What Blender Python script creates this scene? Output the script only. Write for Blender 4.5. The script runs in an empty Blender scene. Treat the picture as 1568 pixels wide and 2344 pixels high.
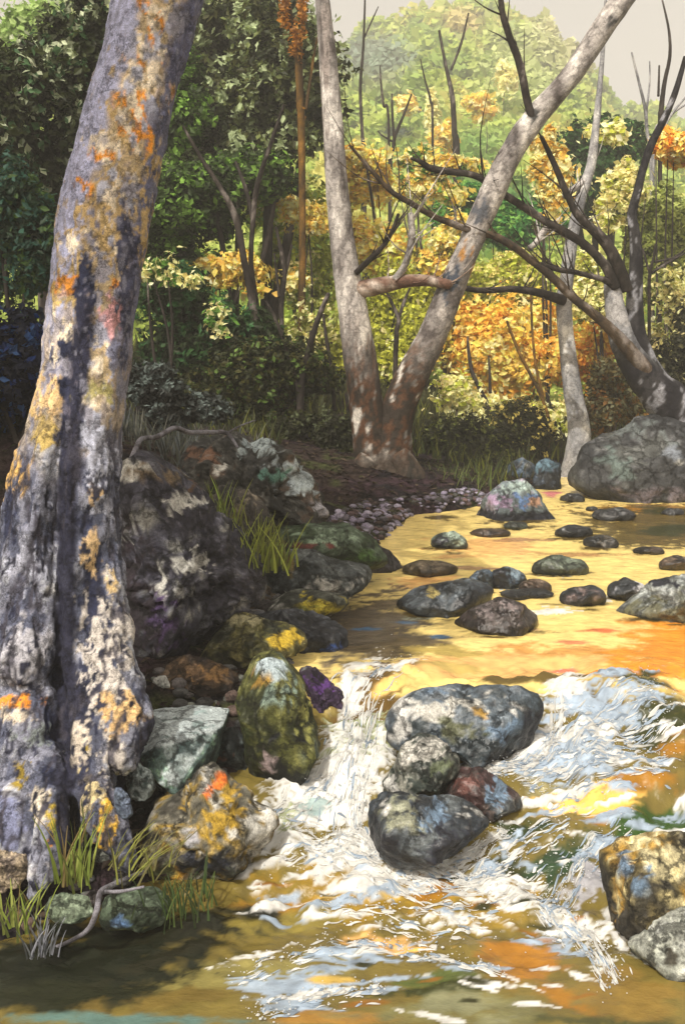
import bpy, bmesh, math, random
import numpy as np
from mathutils import Vector
SC = bpy.context.scene
COL = SC.collection
# ------------------------------------------------------------------ camera, sky, sun, exposure
F, CX, CY, CZ = 2252.0, 784.0, 820.0, 1.7          # lens in picture units; eye 1.7 m over the lower pool
cam = bpy.data.objects.new('camera', bpy.data.cameras.new('camera'))
COL.objects.link(cam)
cam.location = (0, 0, CZ)
cam.rotation_euler = (math.radians(90), 0, 0)
cam.data.sensor_fit = 'VERTICAL'
cam.data.sensor_height = 36
cam.data.lens = 36 * F / 2344
cam.data.shift_y = -(1172 - CY) / 2344
cam.data.clip_end = 1000
SC.camera = cam

SUN = Vector((-0.30, -0.62, 0.80)).normalized()
w = bpy.data.worlds.new('World')
SC.world = w
w.use_nodes = True
nt = w.node_tree
nt.nodes.clear()
sky = nt.nodes.new('ShaderNodeTexSky')
sky.sky_type = 'NISHITA'
sky.sun_disc = False
sky.sun_elevation = math.asin(SUN.z)
sky.sun_rotation = math.atan2(SUN.x, SUN.y)
sky.air_density = 1.0
sky.dust_density = 4.0
hs = nt.nodes.new('ShaderNodeHueSaturation')
hs.inputs['Saturation'].default_value = 0.30
hs.inputs['Value'].default_value = 1.0
tint = nt.nodes.new('ShaderNodeMix')
tint.data_type = 'RGBA'
tint.blend_type = 'MULTIPLY'
tint.inputs[0].default_value = 1.0
tint.inputs[7].default_value = (1.0, 0.89, 0.74, 1)
bg = nt.nodes.new('ShaderNodeBackground')
bg.inputs['Strength'].default_value = 0.15
wo = nt.nodes.new('ShaderNodeOutputWorld')
nt.links.new(sky.outputs[0], hs.inputs['Color'])
nt.links.new(hs.outputs[0], tint.inputs[6])
nt.links.new(tint.outputs[2], bg.inputs[0])
nt.links.new(bg.outputs[0], wo.inputs[0])

sun = bpy.data.objects.new('sun', bpy.data.lights.new('sun', 'SUN'))
COL.objects.link(sun)
sun.data.energy = 2.7
sun.data.angle = math.radians(0.5)
sun.data.color = (1.0, 0.95, 0.86)
sun.rotation_euler = (-SUN).to_track_quat('-Z', 'Y').to_euler()
SC.view_settings.view_transform = 'Standard'
SC.view_settings.look = 'None'
SC.view_settings.exposure = 0.95
SC.view_settings.gamma = 1.0
SC.cycles.max_bounces = 6
SC.cycles.transparent_max_bounces = 6

# ------------------------------------------------------------------ numeric helpers
def hash3(i, j, k):
    h = (i * 374761393 + j * 668265263 + k * 1274126177) & 0xffffffff
    h = ((h ^ (h >> 13)) * 1103515245) & 0xffffffff
    h = ((h ^ (h >> 16)) * 2246822519) & 0xffffffff
    return ((h ^ (h >> 15)) & 0xffffff) / float(0xffffff)

def vnoise(p):
    p = np.asarray(p, float)
    f = np.floor(p)
    t = p - f
    t = t * t * (3 - 2 * t)
    i = f.astype(np.int64)
    r = 0
    for a in (0, 1):
        wa = t[:, 0] if a else 1 - t[:, 0]
        for b in (0, 1):
            wb = t[:, 1] if b else 1 - t[:, 1]
            for c in (0, 1):
                wc = t[:, 2] if c else 1 - t[:, 2]
                r = r + wa * wb * wc * hash3(i[:, 0] + a, i[:, 1] + b, i[:, 2] + c)
    return r

def fbm(p, octv=4, seed=0, gain=0.55):
    p = np.asarray(p, float) + np.array([seed * 17.3, seed * 7.7, seed * 3.1])
    s, a, n = 0, 1.0, 0
    for _ in range(octv):
        s = s + a * vnoise(p)
        n += a
        a *= gain
        p = p * 2.03 + 11.7
    return s / n

def sstep(a, b, x):
    t = np.clip((np.asarray(x, float) - a) / (b - a), 0, 1)
    return t * t * (3 - 2 * t)

def P(px, py, Y):
    return np.array([(px - CX) / F * Y, Y, CZ - (py - CY) / F * Y])

def proj(v):
    return CX + v[:, 0] / v[:, 1] * F, CY - (v[:, 2] - CZ) / v[:, 1] * F

# ------------------------------------------------------------------ terrain functions
def wz(Y):
    return np.interp(Y, [0, 2.9, 3.1, 3.45, 3.75, 4.02, 4.3, 7, 10.5, 16], [-.03, 0, .04, .15, .26, .36, .39, .46, .54, .62])

def solve_water(px, py):
    Y = np.linspace(2, 15, 5200)
    d = (CZ - (py - CY) / F * Y) - wz(Y)
    k = int(np.argmax(d <= 0)) if (d <= 0).any() else len(Y) - 1
    return float(Y[k])

LB = [(-500, 2235), (0, 2190), (250, 2140), (400, 2070), (590, 2005), (620, 1900), (690, 1800), (745, 1700), (775, 1600), (790, 1500), (800, 1400), (885, 1340), (915, 1270), (960, 1220), (1005, 1180), (1110, 1168), (1260, 1140), (1300, 1085)]
_y = [solve_water(a, b) for a, b in LB]
_x = [(a - CX) / F * y for (a, b), y in zip(LB, _y)]
LY = np.array([0, 2.2] + _y[1:] + [11.5, 13, 16])
LX = np.array([-1.9, -1.6] + _x[1:] + [3.6, 5.5, 8])
def xl(Y):
    return np.interp(Y, LY, LX)
def xr(Y):
    return np.interp(Y, [0, 2.4, 3.3, 4.2, 6, 8, 9, 10, 11.5, 13, 16], [1.5, 1.3, 1.22, 2.2, 3.0, 2.8, 2.6, 2.7, 4.6, 6.5, 9])

RIDGE = [(-3000, 250), (-400, 190), (0, 118), (110, 35), (250, -30), (500, -40), (700, 70), (790, 140), (950, 96), (1080, 70), (1180, 66), (1260, 90), (1320, 150), (1380, 240), (1430, 296), (1568, 290), (1900, 275), (4600, 300)]
def hill_h(x, Y):
    px = CX + np.asarray(x, float) / np.clip(np.asarray(Y, float), 14, 130) * F
    rz = CZ + (CY - 34 - np.interp(px, [r[0] for r in RIDGE], [r[1] for r in RIDGE])) / F * 90.0
    t = np.clip((np.asarray(Y, float) - 14) / 76.0, 0, 1.6)
    return 0.9 + (rz - 0.9) * np.where(t < 1, t ** 1.05, 1 - 0.25 * (t - 1) ** 2) 

def terrain(x, Y):
    x = np.asarray(x, float)
    Y = np.asarray(Y, float)
    b = wz(Y) - 0.25
    dl = xl(Y) - x
    dr = x - xr(Y)
    slL = np.interp(Y, [0, 3.0, 3.6, 4.4, 5.0, 5.8, 7, 8, 9, 12], [.12, .10, .10, .10, .22, .46, .36, .22, .2, .2])
    slR = np.interp(Y, [0, 6, 9, 12], [.3, .3, .35, .25])
    L = 0.27 * sstep(0, .3, dl) + slL * np.maximum(dl - .15, 0)
    L = np.where(L > 1.4, 1.4 + (L - 1.4) * .35, L)
    R = 0.27 * sstep(0, .3, dr) + slR * np.maximum(dr - .15, 0)
    R = np.where(R > 1.2, 1.2 + (R - 1.2) * .3, R)
    n = fbm(np.stack([x * 2.2, Y * 2.2, 0 * x], -1).reshape(-1, 3), 4, 5).reshape(x.shape) - .5
    z = b + L + R + n * 0.10
    k = sstep(12.5, 16, Y)
    return z * (1 - k) + .85 * k

# ------------------------------------------------------------------ mesh helpers
def mk(name, V, faces, m, parent=None, col=None, smooth=True, origin=None, extra=None):
    V = np.asarray(V, float)
    o = np.array(parent.location) if parent is not None else (np.zeros(3) if origin is None else np.asarray(origin, float))
    if parent is not None and parent.parent is not None:
        o = np.array(parent.parent.location) + np.array(parent.location)
    me = bpy.data.meshes.new(name)
    if isinstance(faces, np.ndarray):
        n, k = faces.shape
        me.vertices.add(len(V))
        me.vertices.foreach_set('co', (V - o).astype(np.float32).ravel())
        me.loops.add(n * k)
        me.loops.foreach_set('vertex_index', faces.astype(np.int32).ravel())
        me.polygons.add(n)
        me.polygons.foreach_set('loop_start', np.arange(0, n * k, k, dtype=np.int32))
        me.update(calc_edges=True)
        me.validate()
    else:
        me.from_pydata((V - o).tolist(), [], faces)
    if col is not None:
        a = me.color_attributes.new('Col', 'FLOAT_COLOR', 'POINT')
        c = np.ones((len(V), 4), np.float32)
        c[:, :col.shape[1]] = col
        a.data.foreach_set('color', c.ravel())
    me.polygons.foreach_set('use_smooth', [smooth] * len(me.polygons))
    me.materials.append(m)
    ob = bpy.data.objects.new(name, me)
    COL.objects.link(ob)
    if parent is not None:
        ob.parent = parent
    else:
        ob.location = o
    return ob

def tag(o, label=None, cat=None, group=None, kind=None):
    if label: o['label'] = label
    if cat: o['category'] = cat
    if group: o['group'] = group
    if kind: o['kind'] = kind
    return o

def thing(name, label, cat, loc, group=None):
    o = bpy.data.objects.new(name, None)
    COL.objects.link(o)
    o.location = [float(v) for v in loc]
    o.empty_display_size = 0.1
    return tag(o, label, cat, group)

def smooth_path(pts, n):
    pts = np.asarray(pts, float)
    k = len(pts)
    t = np.linspace(0, k - 1, n)
    i = np.clip(np.floor(t).astype(int), 0, k - 2)
    u = (t - i)[:, None]
    p0, p1, p2, p3 = pts[np.maximum(i - 1, 0)], pts[i], pts[i + 1], pts[np.minimum(i + 2, k - 1)]
    return 0.5 * (2 * p1 + (p2 - p0) * u + (2 * p0 - 5 * p1 + 4 * p2 - p3) * u * u + (3 * p1 - p0 - 3 * p2 + p3) * u ** 3)

def tube(path4, n=None, sides=10, lump=0.08, seed=0, lscale=None):
    """path4: rows x,y,z,r -> vertices, quads (closed ends)."""
    path4 = np.asarray(path4, float)
    if n is None:
        L = np.linalg.norm(np.diff(path4[:, :3], axis=0), axis=1).sum()
        n = int(np.clip(L / max(path4[:, 3].mean() * .8, 0.012), 6, 90))
    S = smooth_path(path4, n)
    C, R = S[:, :3], np.maximum(S[:, 3], 0.0012)
    T = np.gradient(C, axis=0)
    T /= np.linalg.norm(T, axis=1)[:, None] + 1e-9
    ref = np.array([0.13, 1.0, 0.07]) if abs(T.mean(0)[1]) < .8 else np.array([1.0, 0.1, 0.1])
    A = np.cross(T, ref)
    A /= np.linalg.norm(A, axis=1)[:, None]
    B = np.cross(T, A)
    th = np.linspace(0, 2 * math.pi, sides, endpoint=False)
    D = A[:, None] * np.cos(th)[None, :, None] + B[:, None] * np.sin(th)[None, :, None]
    Vv = C[:, None] + D * R[:, None, None]
    if lump:
        s = lscale or 1.0 / max(R.mean() * 1.6, .01)
        nn = fbm((Vv.reshape(-1, 3)) * s, 3, seed).reshape(n, sides) - .5
        Vv = Vv + D * (nn * 2 * lump * R[:, None])[:, :, None]
    V = np.concatenate([Vv.reshape(-1, 3), [C[0] - T[0] * R[0] * .3, C[-1] + T[-1] * R[-1] * .6]])
    F_ = []
    for i in range(n - 1):
        for j in range(sides):
            a, b = i * sides + j, i * sides + (j + 1) % sides
            F_.append((a, a + sides, b + sides, b))
    e0, e1 = n * sides, n * sides + 1
    for j in range(sides):
        F_.append((e0, j, (j + 1) % sides))
        F_.append((e1, (n - 1) * sides + (j + 1) % sides, (n - 1) * sides + j))
    return V, F_

def join(parts):
    V, Fs, k = [], [], 0
    for v, f in parts:
        V.append(v)
        Fs += [tuple(i + k for i in q) for q in f]
        k += len(v)
    return np.concatenate(V), Fs

# ------------------------------------------------------------------ materials
def node_mat(name):
    m = bpy.data.materials.new(name)
    m.use_nodes = True
    t = m.node_tree
    return m, t, t.nodes['Principled BSDF'], t.nodes['Material Output']

def col_mat(name, rough=0.8, fine=60.0, amount=0.5, bump=0.3, bscale=40.0, bdist=0.01, spec=0.3, coat=0.0, crack=.22):
    m, t, b, out = node_mat(name)
    at = t.nodes.new('ShaderNodeAttribute')
    at.attribute_name = 'Col'
    tc = t.nodes.new('ShaderNodeTexCoord')
    n1 = t.nodes.new('ShaderNodeTexNoise')
    n1.inputs['Scale'].default_value = fine
    n1.inputs['Detail'].default_value = 6
    n1.inputs['Roughness'].default_value = 0.7
    t.links.new(tc.outputs['Object'], n1.inputs['Vector'])
    mr = t.nodes.new('ShaderNodeMapRange')
    mr.inputs[1].default_value = 0.3
    mr.inputs[2].default_value = 0.7
    mr.inputs[3].default_value = 1 - amount
    mr.inputs[4].default_value = 1 + amount
    t.links.new(n1.outputs[0], mr.inputs[0])
    n3 = t.nodes.new('ShaderNodeTexNoise')      # grain: pale and dark flecks
    n3.inputs['Scale'].default_value = fine * 4.5
    n3.inputs['Detail'].default_value = 4
    n3.inputs['Roughness'].default_value = 0.8
    t.links.new(tc.outputs['Object'], n3.inputs['Vector'])
    m3 = t.nodes.new('ShaderNodeMapRange')
    m3.inputs[1].default_value = 0.36
    m3.inputs[2].default_value = 0.64
    m3.inputs[3].default_value = 1 - amount * .9
    m3.inputs[4].default_value = 1 + amount * 1.1
    t.links.new(n3.outputs[0], m3.inputs[0])
    mm = t.nodes.new('ShaderNodeMath')
    mm.operation = 'MULTIPLY'
    t.links.new(mr.outputs[0], mm.inputs[0])
    t.links.new(m3.outputs[0], mm.inputs[1])
    # thin fissures
    vz = t.nodes.new('ShaderNodeTexVoronoi')
    vz.feature = 'DISTANCE_TO_EDGE'
    vz.inputs['Scale'].default_value = fine * crack
    wv = t.nodes.new('ShaderNodeVectorMath')
    wv.operation = 'MULTIPLY_ADD'
    wv.inputs[1].default_value = (.12, .12, .12)
    t.links.new(n1.outputs['Color'], wv.inputs[0])
    t.links.new(tc.outputs['Object'], wv.inputs[2])
    t.links.new(wv.outputs[0], vz.inputs['Vector'])
    mv = t.nodes.new('ShaderNodeMapRange')
    mv.inputs[1].default_value = 0.0
    mv.inputs[2].default_value = 0.05
    mv.inputs[3].default_value = 0.45
    mv.inputs[4].default_value = 1.0
    t.links.new(vz.outputs['Distance'], mv.inputs[0])
    mk2 = t.nodes.new('ShaderNodeMath')
    mk2.operation = 'MULTIPLY'
    t.links.new(mm.outputs[0], mk2.inputs[0])
    t.links.new(mv.outputs[0], mk2.inputs[1])
    mx = t.nodes.new('ShaderNodeVectorMath')
    mx.operation = 'SCALE'
    t.links.new(at.outputs['Color'], mx.inputs[0])
    t.links.new(mk2.outputs[0], mx.inputs['Scale'])
    t.links.new(mx.outputs[0], b.inputs['Base Color'])
    n2 = t.nodes.new('ShaderNodeTexNoise')
    n2.inputs['Scale'].default_value = bscale
    n2.inputs['Detail'].default_value = 8
    t.links.new(tc.outputs['Object'], n2.inputs['Vector'])
    bp = t.nodes.new('ShaderNodeBump')
    bp.inputs['Strength'].default_value = bump
    bp.inputs['Distance'].default_value = bdist
    hh = t.nodes.new('ShaderNodeMath')
    hh.operation = 'MULTIPLY_ADD'
    hh.inputs[1].default_value = .5
    t.links.new(mv.outputs[0], hh.inputs[0])
    t.links.new(n2.outputs[0], hh.inputs[2])
    t.links.new(hh.outputs[0], bp.inputs['Height'])
    t.links.new(bp.outputs[0], b.inputs['Normal'])
    b.inputs['Roughness'].default_value = rough
    b.inputs['Specular IOR Level'].default_value = spec
    b.inputs['Coat Weight'].default_value = coat
    b.inputs['Coat Roughness'].default_value = 0.15
    return m

M_ROCK = col_mat('rock', .75, 30, .42, .8, 22, .03, .35)
M_WET = col_mat('wet_rock', .42, 30, .42, .7, 22, .025, .5)
M_BARK = col_mat('bark', .85, 45, .35, .6, 35, .012, .2)
M_TWIG = col_mat('twig_bark', .85, 60, .4, .4, 50, .006, .2)
M_SOIL = col_mat('soil', .95, 22, .6, .8, 18, .04, .1)

def leaf_mat(name, trans=0.35, rough=.55):
    m, t, b, out = node_mat(name)
    at = t.nodes.new('ShaderNodeAttribute')
    at.attribute_name = 'Col'
    t.links.new(at.outputs['Color'], b.inputs['Base Color'])
    b.inputs['Roughness'].default_value = rough
    b.inputs['Specular IOR Level'].default_value = .25
    tr = t.nodes.new('ShaderNodeBsdfTranslucent')
    t.links.new(at.outputs['Color'], tr.inputs[0])
    mx = t.nodes.new('ShaderNodeMixShader')
    mx.inputs[0].default_value = trans
    t.links.new(b.outputs[0], mx.inputs[1])
    t.links.new(tr.outputs[0], mx.inputs[2])
    t.links.new(mx.outputs[0], out.inputs[0])
    return m
M_LEAF = leaf_mat('leaf', .42)
M_GRASS = leaf_mat('grass_blade', .3, .6)
M_FOAM = leaf_mat('foam', .25, .6)

def water_mat():
    m, t, b, out = node_mat('creek_water')
    at = t.nodes.new('ShaderNodeAttribute')
    at.attribute_name = 'Col'
    tc = t.nodes.new('ShaderNodeTexCoord')
    mp = t.nodes.new('ShaderNodeMapping')
    mp.inputs['Scale'].default_value = (1.0, 1.6, 1.0)
    t.links.new(tc.outputs['Object'], mp.inputs[0])
    n = t.nodes.new('ShaderNodeTexNoise')
    n.inputs['Scale'].default_value = 9
    n.inputs['Detail'].default_value = 7
    n.inputs['Roughness'].default_value = .62
    t.links.new(mp.outputs[0], n.inputs['Vector'])
    bp = t.nodes.new('ShaderNodeBump')
    bp.inputs['Strength'].default_value = .35
    bp.inputs['Distance'].default_value = .04
    t.links.new(n.outputs[0], bp.inputs['Height'])
    t.links.new(bp.outputs[0], b.inputs['Normal'])
    t.links.new(at.outputs['Color'], b.inputs['Base Color'])
    rr = t.nodes.new('ShaderNodeMapRange')      # foam is rough, open water is smooth
    rr.inputs[3].default_value = .10
    rr.inputs[4].default_value = .75
    t.links.new(at.outputs['Alpha'], rr.inputs[0])
    t.links.new(rr.outputs[0], b.inputs['Roughness'])
    b.inputs['IOR'].default_value = 1.33
    return m
M_WATER = water_mat()

# ------------------------------------------------------------------ colours (linear)
def C(*v):
    return np.array(v, float)
DK, DG, MG, PG, YG = C(.020, .028, .006), C(.03, .10, .02), C(.10, .22, .035), C(.38, .46, .26), C(.42, .46, .06)
OL, GOLD, ORG, CREAM = C(.16, .16, .025), C(.90, .58, .13), C(.82, .40, .06), C(.86, .76, .36)
TEAL, NAVY, DKB = C(.03, .10, .07), C(.008, .014, .05), C(.012, .014, .022)

def pick(palette, u):
    """palette: [(weight, colour)], u in 0..1 -> colours"""
    wts = np.cumsum([p[0] for p in palette])
    wts = wts / wts[-1]
    idx = np.clip(np.searchsorted(wts, u), 0, len(palette) - 1)
    return np.array([p[1] for p in palette])[idx]

# ------------------------------------------------------------------ setting: ground, hill, water
def grid(xs, ys):
    X, Y = np.meshgrid(xs, ys)
    nx, ny = len(xs), len(ys)
    i = np.arange(nx * ny).reshape(ny, nx)
    q = np.stack([i[:-1, :-1], i[:-1, 1:], i[1:, 1:], i[1:, :-1]], -1).reshape(-1, 4)
    return X.ravel(), Y.ravel(), q

xs = np.concatenate([np.linspace(-75, -9, 16), np.linspace(-8.5, 9, 260), np.linspace(10, 75, 16)])
ys = np.concatenate([np.linspace(-40, 1, 10), np.linspace(1.3, 16, 240), np.linspace(17, 68, 20)])
X, Y, Q = grid(xs, ys)
Z = terrain(X, Y)
Vg = np.stack([X, Y, Z], -1)
nz = fbm(Vg * 1.7, 4, 2)
n2 = fbm(Vg * 6, 3, 9)
c = np.where((nz < .47)[:, None], C(.012, .010, .012), C(.026, .018, .016))
c = np.where((n2 > .60)[:, None], C(.030, .018, .022), c)
c = np.where(((n2 < .36))[:, None], C(.035, .04, .015), c)
hillm = sstep(12, 15, Y)[:, None]
c = c * (1 - hillm) + C(.16, .18, .03) * hillm
gz = Y > 9.3
c = np.where((gz & (nz > .45))[:, None], c * .4 + .6 * C(.05, .055, .012), c)
tag(mk('ground', Vg, Q, M_SOIL, col=c), kind='structure')

hp, hyv, HQ = grid(np.linspace(-1100, 2700, 150), np.linspace(13.8, 125, 120))
HX = (hp - CX) / F * hyv
HV = np.stack([HX, hyv, hill_h(HX, hyv) - .05 * (hyv < 15)], -1)
hn = fbm(HV * np.array([.5, .5, 0]), 4, 30)
tag(mk('hill', HV, HQ, M_SOIL, col=pick([(.4, C(.22, .29, .06)), (.35, C(.32, .38, .08)), (.25, C(.38, .42, .12))], hn)), kind='structure')

# water: a fine sheet following the drop of the creek
ysw = [2.0]
while ysw[-1] < 15:
    ysw.append(ysw[-1] + (0.0075 if ysw[-1] < 4.3 else 0.004 * ysw[-1]))
ysw = np.array(ysw)
xsw = np.linspace(-2.0, 3.4, 520)
X, Y, Q = grid(xsw, ysw)
X = X * np.where(Y < 4.5, .62, 1.0 + 0 * Y) if False else X
base = np.stack([X, Y, wz(Y)], -1)
px, py = proj(base)
rap = sstep(2.5, 3.1, Y) * (1 - sstep(4.05, 4.35, Y))           # strength of the rapids
nA = fbm(np.stack([X * 5, Y * 6, 0 * X], -1), 4, 1)
nB = fbm(np.stack([X * 14, Y * 18, 0 * X], -1), 3, 3)
Zw = wz(Y) + (nA - .5) * (.015 + .13 * rap) + (nB - .5) * (.004 + .03 * rap)
base[:, 2] = Zw
# streaky noises used for the patches of bed colour, painted shade and reflections, and the foam
wx = X + .25 * (fbm(np.stack([X * 2, Y * 2, 0 * X + 4], -1), 3, 7) - .5)
wy = Y + .25 * (fbm(np.stack([X * 2, Y * 2, 0 * X + 9], -1), 3, 8) - .5)
st1 = fbm(np.stack([wx * 5, wy * 9, 0 * X], -1), 5, 11, .6)
st2 = fbm(np.stack([wx * 13, wy * 20, 0 * X], -1), 4, 12, .65)
WN = .5 * st1 + .5 * st2
st3 = fbm(np.stack([wx * 17 + wy * 8, wy * 60, 0 * X], -1), 5, 14, .75)
FN = .5 + (.3 * st1 + .2 * st2 + .5 * st3 - .5) * 1.15
FT = fbm(np.stack([wx * 20, wy * 30, 0 * X], -1), 4, 15, .6)
WC = np.tile(C(.76, .59, .21), (len(X), 1))  # sandy bed and reflected golden foliage both put into this base colour
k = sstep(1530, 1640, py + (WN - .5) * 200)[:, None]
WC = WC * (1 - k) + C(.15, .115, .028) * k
FO = np.zeros(len(X))
def dab(col, cx, cy, rx, ry, ang=0, cover=.75, foam=0.0, edge=None):
    edge = edge or (.10 if foam else .20)
    """one patch of sand, silt, weed, foam, or painted shade and reflection on the creek; streaky noise frays its edge"""
    global WC, FO
    a = math.radians(ang)
    dx, dy = px - cx, py - cy
    u = (dx * math.cos(a) + dy * math.sin(a)) / rx
    v = (-dx * math.sin(a) + dy * math.cos(a)) / ry
    d = np.sqrt(u * u + v * v)
    s = cover - d * .72 + ((FN if foam else WN) - .5) * (3.4 if foam else 2.2)
    if foam:
        s = s + .09
        col = np.asarray(col)[None, :] * (.30 + 1.4 * FT[:, None])
    m = np.where(d < 1.9, sstep(.2 - edge, .2 + edge, s), 0)
    if foam: m = m * (.66 + .6 * st2).clip(0, 1)
    WC = WC * (1 - m[:, None]) + np.minimum(np.asarray(col), .86) * m[:, None]
    FO = FO * (1 - m) + foam * m
PE, OR, AM, BO, DO = C(.72, .42, .15), C(.68, .26, .025), C(.30, .14, .015), C(.10, .07, .018), C(.03, .034, .008)
WH, BW, GW = C(.60, .60, .58), C(.29, .36, .45), C(.26, .29, .16)
dab(PE, 1110, 1250, 150, 28); dab(PE, 980, 1330, 90, 22); dab(C(.92, .66, .25), 1150, 1490, 300, 30, 0, .8)
dab(PE * .95, 1210, 1525, 330, 34, 0, .95); dab(C(.60, .30, .08), 1330, 1490, 220, 18, 0, .7); dab(C(.36, .20, .12), 1180, 1440, 60, 5); dab(C(.36, .22, .12), 1080, 1300, 80, 6); dab(C(.45, .26, .1), 1330, 1270, 110, 7); dab(C(.4, .22, .1), 1200, 1235, 90, 6); dab(OR, 1540, 1490, 120, 85, 0, .9); dab(OR, 1430, 1540, 130, 32, 0, .7)
dab(C(.6, .16, .06), 1380, 1443, 55, 6); dab(C(.6, .22, .1), 1310, 1470, 50, 6); dab(C(.65, .2, .12), 1290, 1528, 40, 6)
dab(BO, 1490, 1222, 150, 30, 0, .95); dab(AM, 1490, 1168, 150, 15, 0, .95); dab(BO, 1420, 1240, 60, 9); dab(BO, 1540, 1195, 80, 18, 0, .9)
dab(C(.10, .08, .055), 850, 1450, 120, 80, 0, 1.0); dab(C(.10, .075, .04), 900, 1490, 120, 26, -6, .85); dab(C(.17, .12, .05), 960, 1300, 70, 16); dab(C(.13, .10, .06), 870, 1380, 70, 20)
dab(BO, 1130, 1215, 60, 9); dab(BO, 1180, 1200, 35, 8); dab(BO, 1010, 1185, 40, 8); dab(C(.6, .2, .2), 1260, 1130, 22, 8)
dab(C(.05, .11, .2), 845, 1440, 45, 5, 0, .7); dab(C(.05, .12, .22), 1008, 1457, 24, 6, 0, .75); dab(C(.06, .11, .18), 930, 1425, 30, 4, 0, .7)
dab(C(.35, .40, .34), 960, 1412, 34, 7); dab(C(.4, .30, .08), 1000, 1490, 110, 14); dab(C(.45, .33, .1), 1040, 1525, 90, 10)
dab(BW, 1150, 1343, 60, 9, 0, .8, .5); dab(WH, 1265, 1400, 60, 10, 0, .7, .8); dab(WH, 1375, 1370, 45, 6, 0, .8, .8); dab(BW, 1275, 1312, 50, 7, 0, .8, .5)
dab(WH, 1400, 1112, 60, 7, 12, .8, .8); dab(WH, 1290, 1083, 24, 8, 0, .9, .8)
for (a_, b_, h_) in ((1309, 1150, 30), (1404, 1190, 60), (1540, 1180, 40), (1314, 1230, 60), (1374, 1254, 50), (1282, 1314, 80), (1029, 1254, 55), (1104, 1345, 40), (1166, 1345, 50), (1224, 1358, 50), (1334, 1384, 64), (1439, 1370, 60), (1010, 1406, 120), (1140, 1446, 110), (1180, 1194, 110), (1550, 1418, 110)):
    dab(BO * .8, a_ - 6, b_, h_, 7, 0, .8); dab(BO, a_ + 14, b_ + 12, h_ * .7, 4, 0, .6)  # dark reflections under the stones, painted into the water colour
dab(BO, 1500, 1200, 170, 40, 0, 1.0); dab(DO, 1520, 1215, 80, 16, 0, .8); dab(DO, 1500, 1170, 90, 8, 0, .7)  # dark bank reflections painted as olive water at the right edge
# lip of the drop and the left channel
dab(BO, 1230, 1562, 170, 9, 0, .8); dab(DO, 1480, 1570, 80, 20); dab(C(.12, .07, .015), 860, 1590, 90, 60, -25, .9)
dab(WH, 835, 1525, 50, 26, -20, .62, 1); dab(WH, 905, 1530, 60, 10, -18, .7, 1); dab(C(.75, .5, .16), 900, 1570, 70, 14, -25, .8)
dab(WH, 805, 1590, 30, 60, 10, .7, 1); dab(GW, 830, 1680, 70, 45, 0, .9, .6); dab(WH, 790, 1700, 80, 40, 0, .75, 1)
dab(GW, 800, 1730, 80, 40, 0, .7, .6); dab(WH, 750, 1790, 110, 50, -25, .9, 1); dab(C(.22, .38, .42), 800, 1800, 45, 18, 20, .7, .5)
dab(WH, 700, 1850, 90, 60, -30, .95, 1); dab(GW, 650, 1900, 40, 60, 20, .7, .6); dab(WH, 790, 1850, 70, 70, 0, .8, 1)
dab(C(.3, .4, .4), 720, 1850, 60, 30, -30, .5, .6)
# right side of the drop
dab(DO, 1490, 1660, 90, 60, 0, .9); dab(AM, 1540, 1715, 60, 34, 0, .8); dab(BO, 1380, 1620, 120, 40, 0, .8)
dab(WH, 1290, 1600, 50, 60, 30, .7, 1); dab(BW, 1400, 1640, 110, 55, -20, .8, .9); dab(WH, 1330, 1690, 110, 34, -15, .75, 1)
dab(BW, 1290, 1745, 180, 34, -5, .85, .9); dab(WH, 1430, 1740, 120, 26, 5, .6, 1); dab(C(.25, .22, .1), 1240, 1800, 60, 24)
[dab(C(.72, .45, .11), 1370 + q, 1815 + r, 90, 8, -4, .9, 0, .08) for q, r in ((-60, 0), (40, -14), (-40, 18), (60, 8), (0, 30), (-90, 34), (20, 44), (90, -24))]; dab(AM, 1500, 1800, 90, 26, 0, .85); dab(AM, 1360, 1870, 120, 14, -5, .7)
dab(BW, 1390, 1775, 130, 18, 0, .6, .8); dab(C(.03, .07, .012), 1515, 1875, 95, 40, -8, .95); dab(C(.03, .045, .014), 1200, 1890, 90, 34, -5, .9)
dab(C(.025, .05, .022), 1270, 1970, 120, 60, -20, .9); dab(DO, 1160, 1960, 70, 40, 0, .8)
dab(BW, 1370, 1940, 70, 28, -25, .75, .8); dab(WH, 1230, 1930, 70, 22, -15, .6, 1); dab(BW, 1160, 1920, 60, 26, -30, .7, .9)
dab(C(.33, .33, .36), 1330, 2030, 95, 42, -38, .8, .6); dab(C(.10, .08, .06), 1350, 2080, 60, 30, -40, .6)
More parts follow.
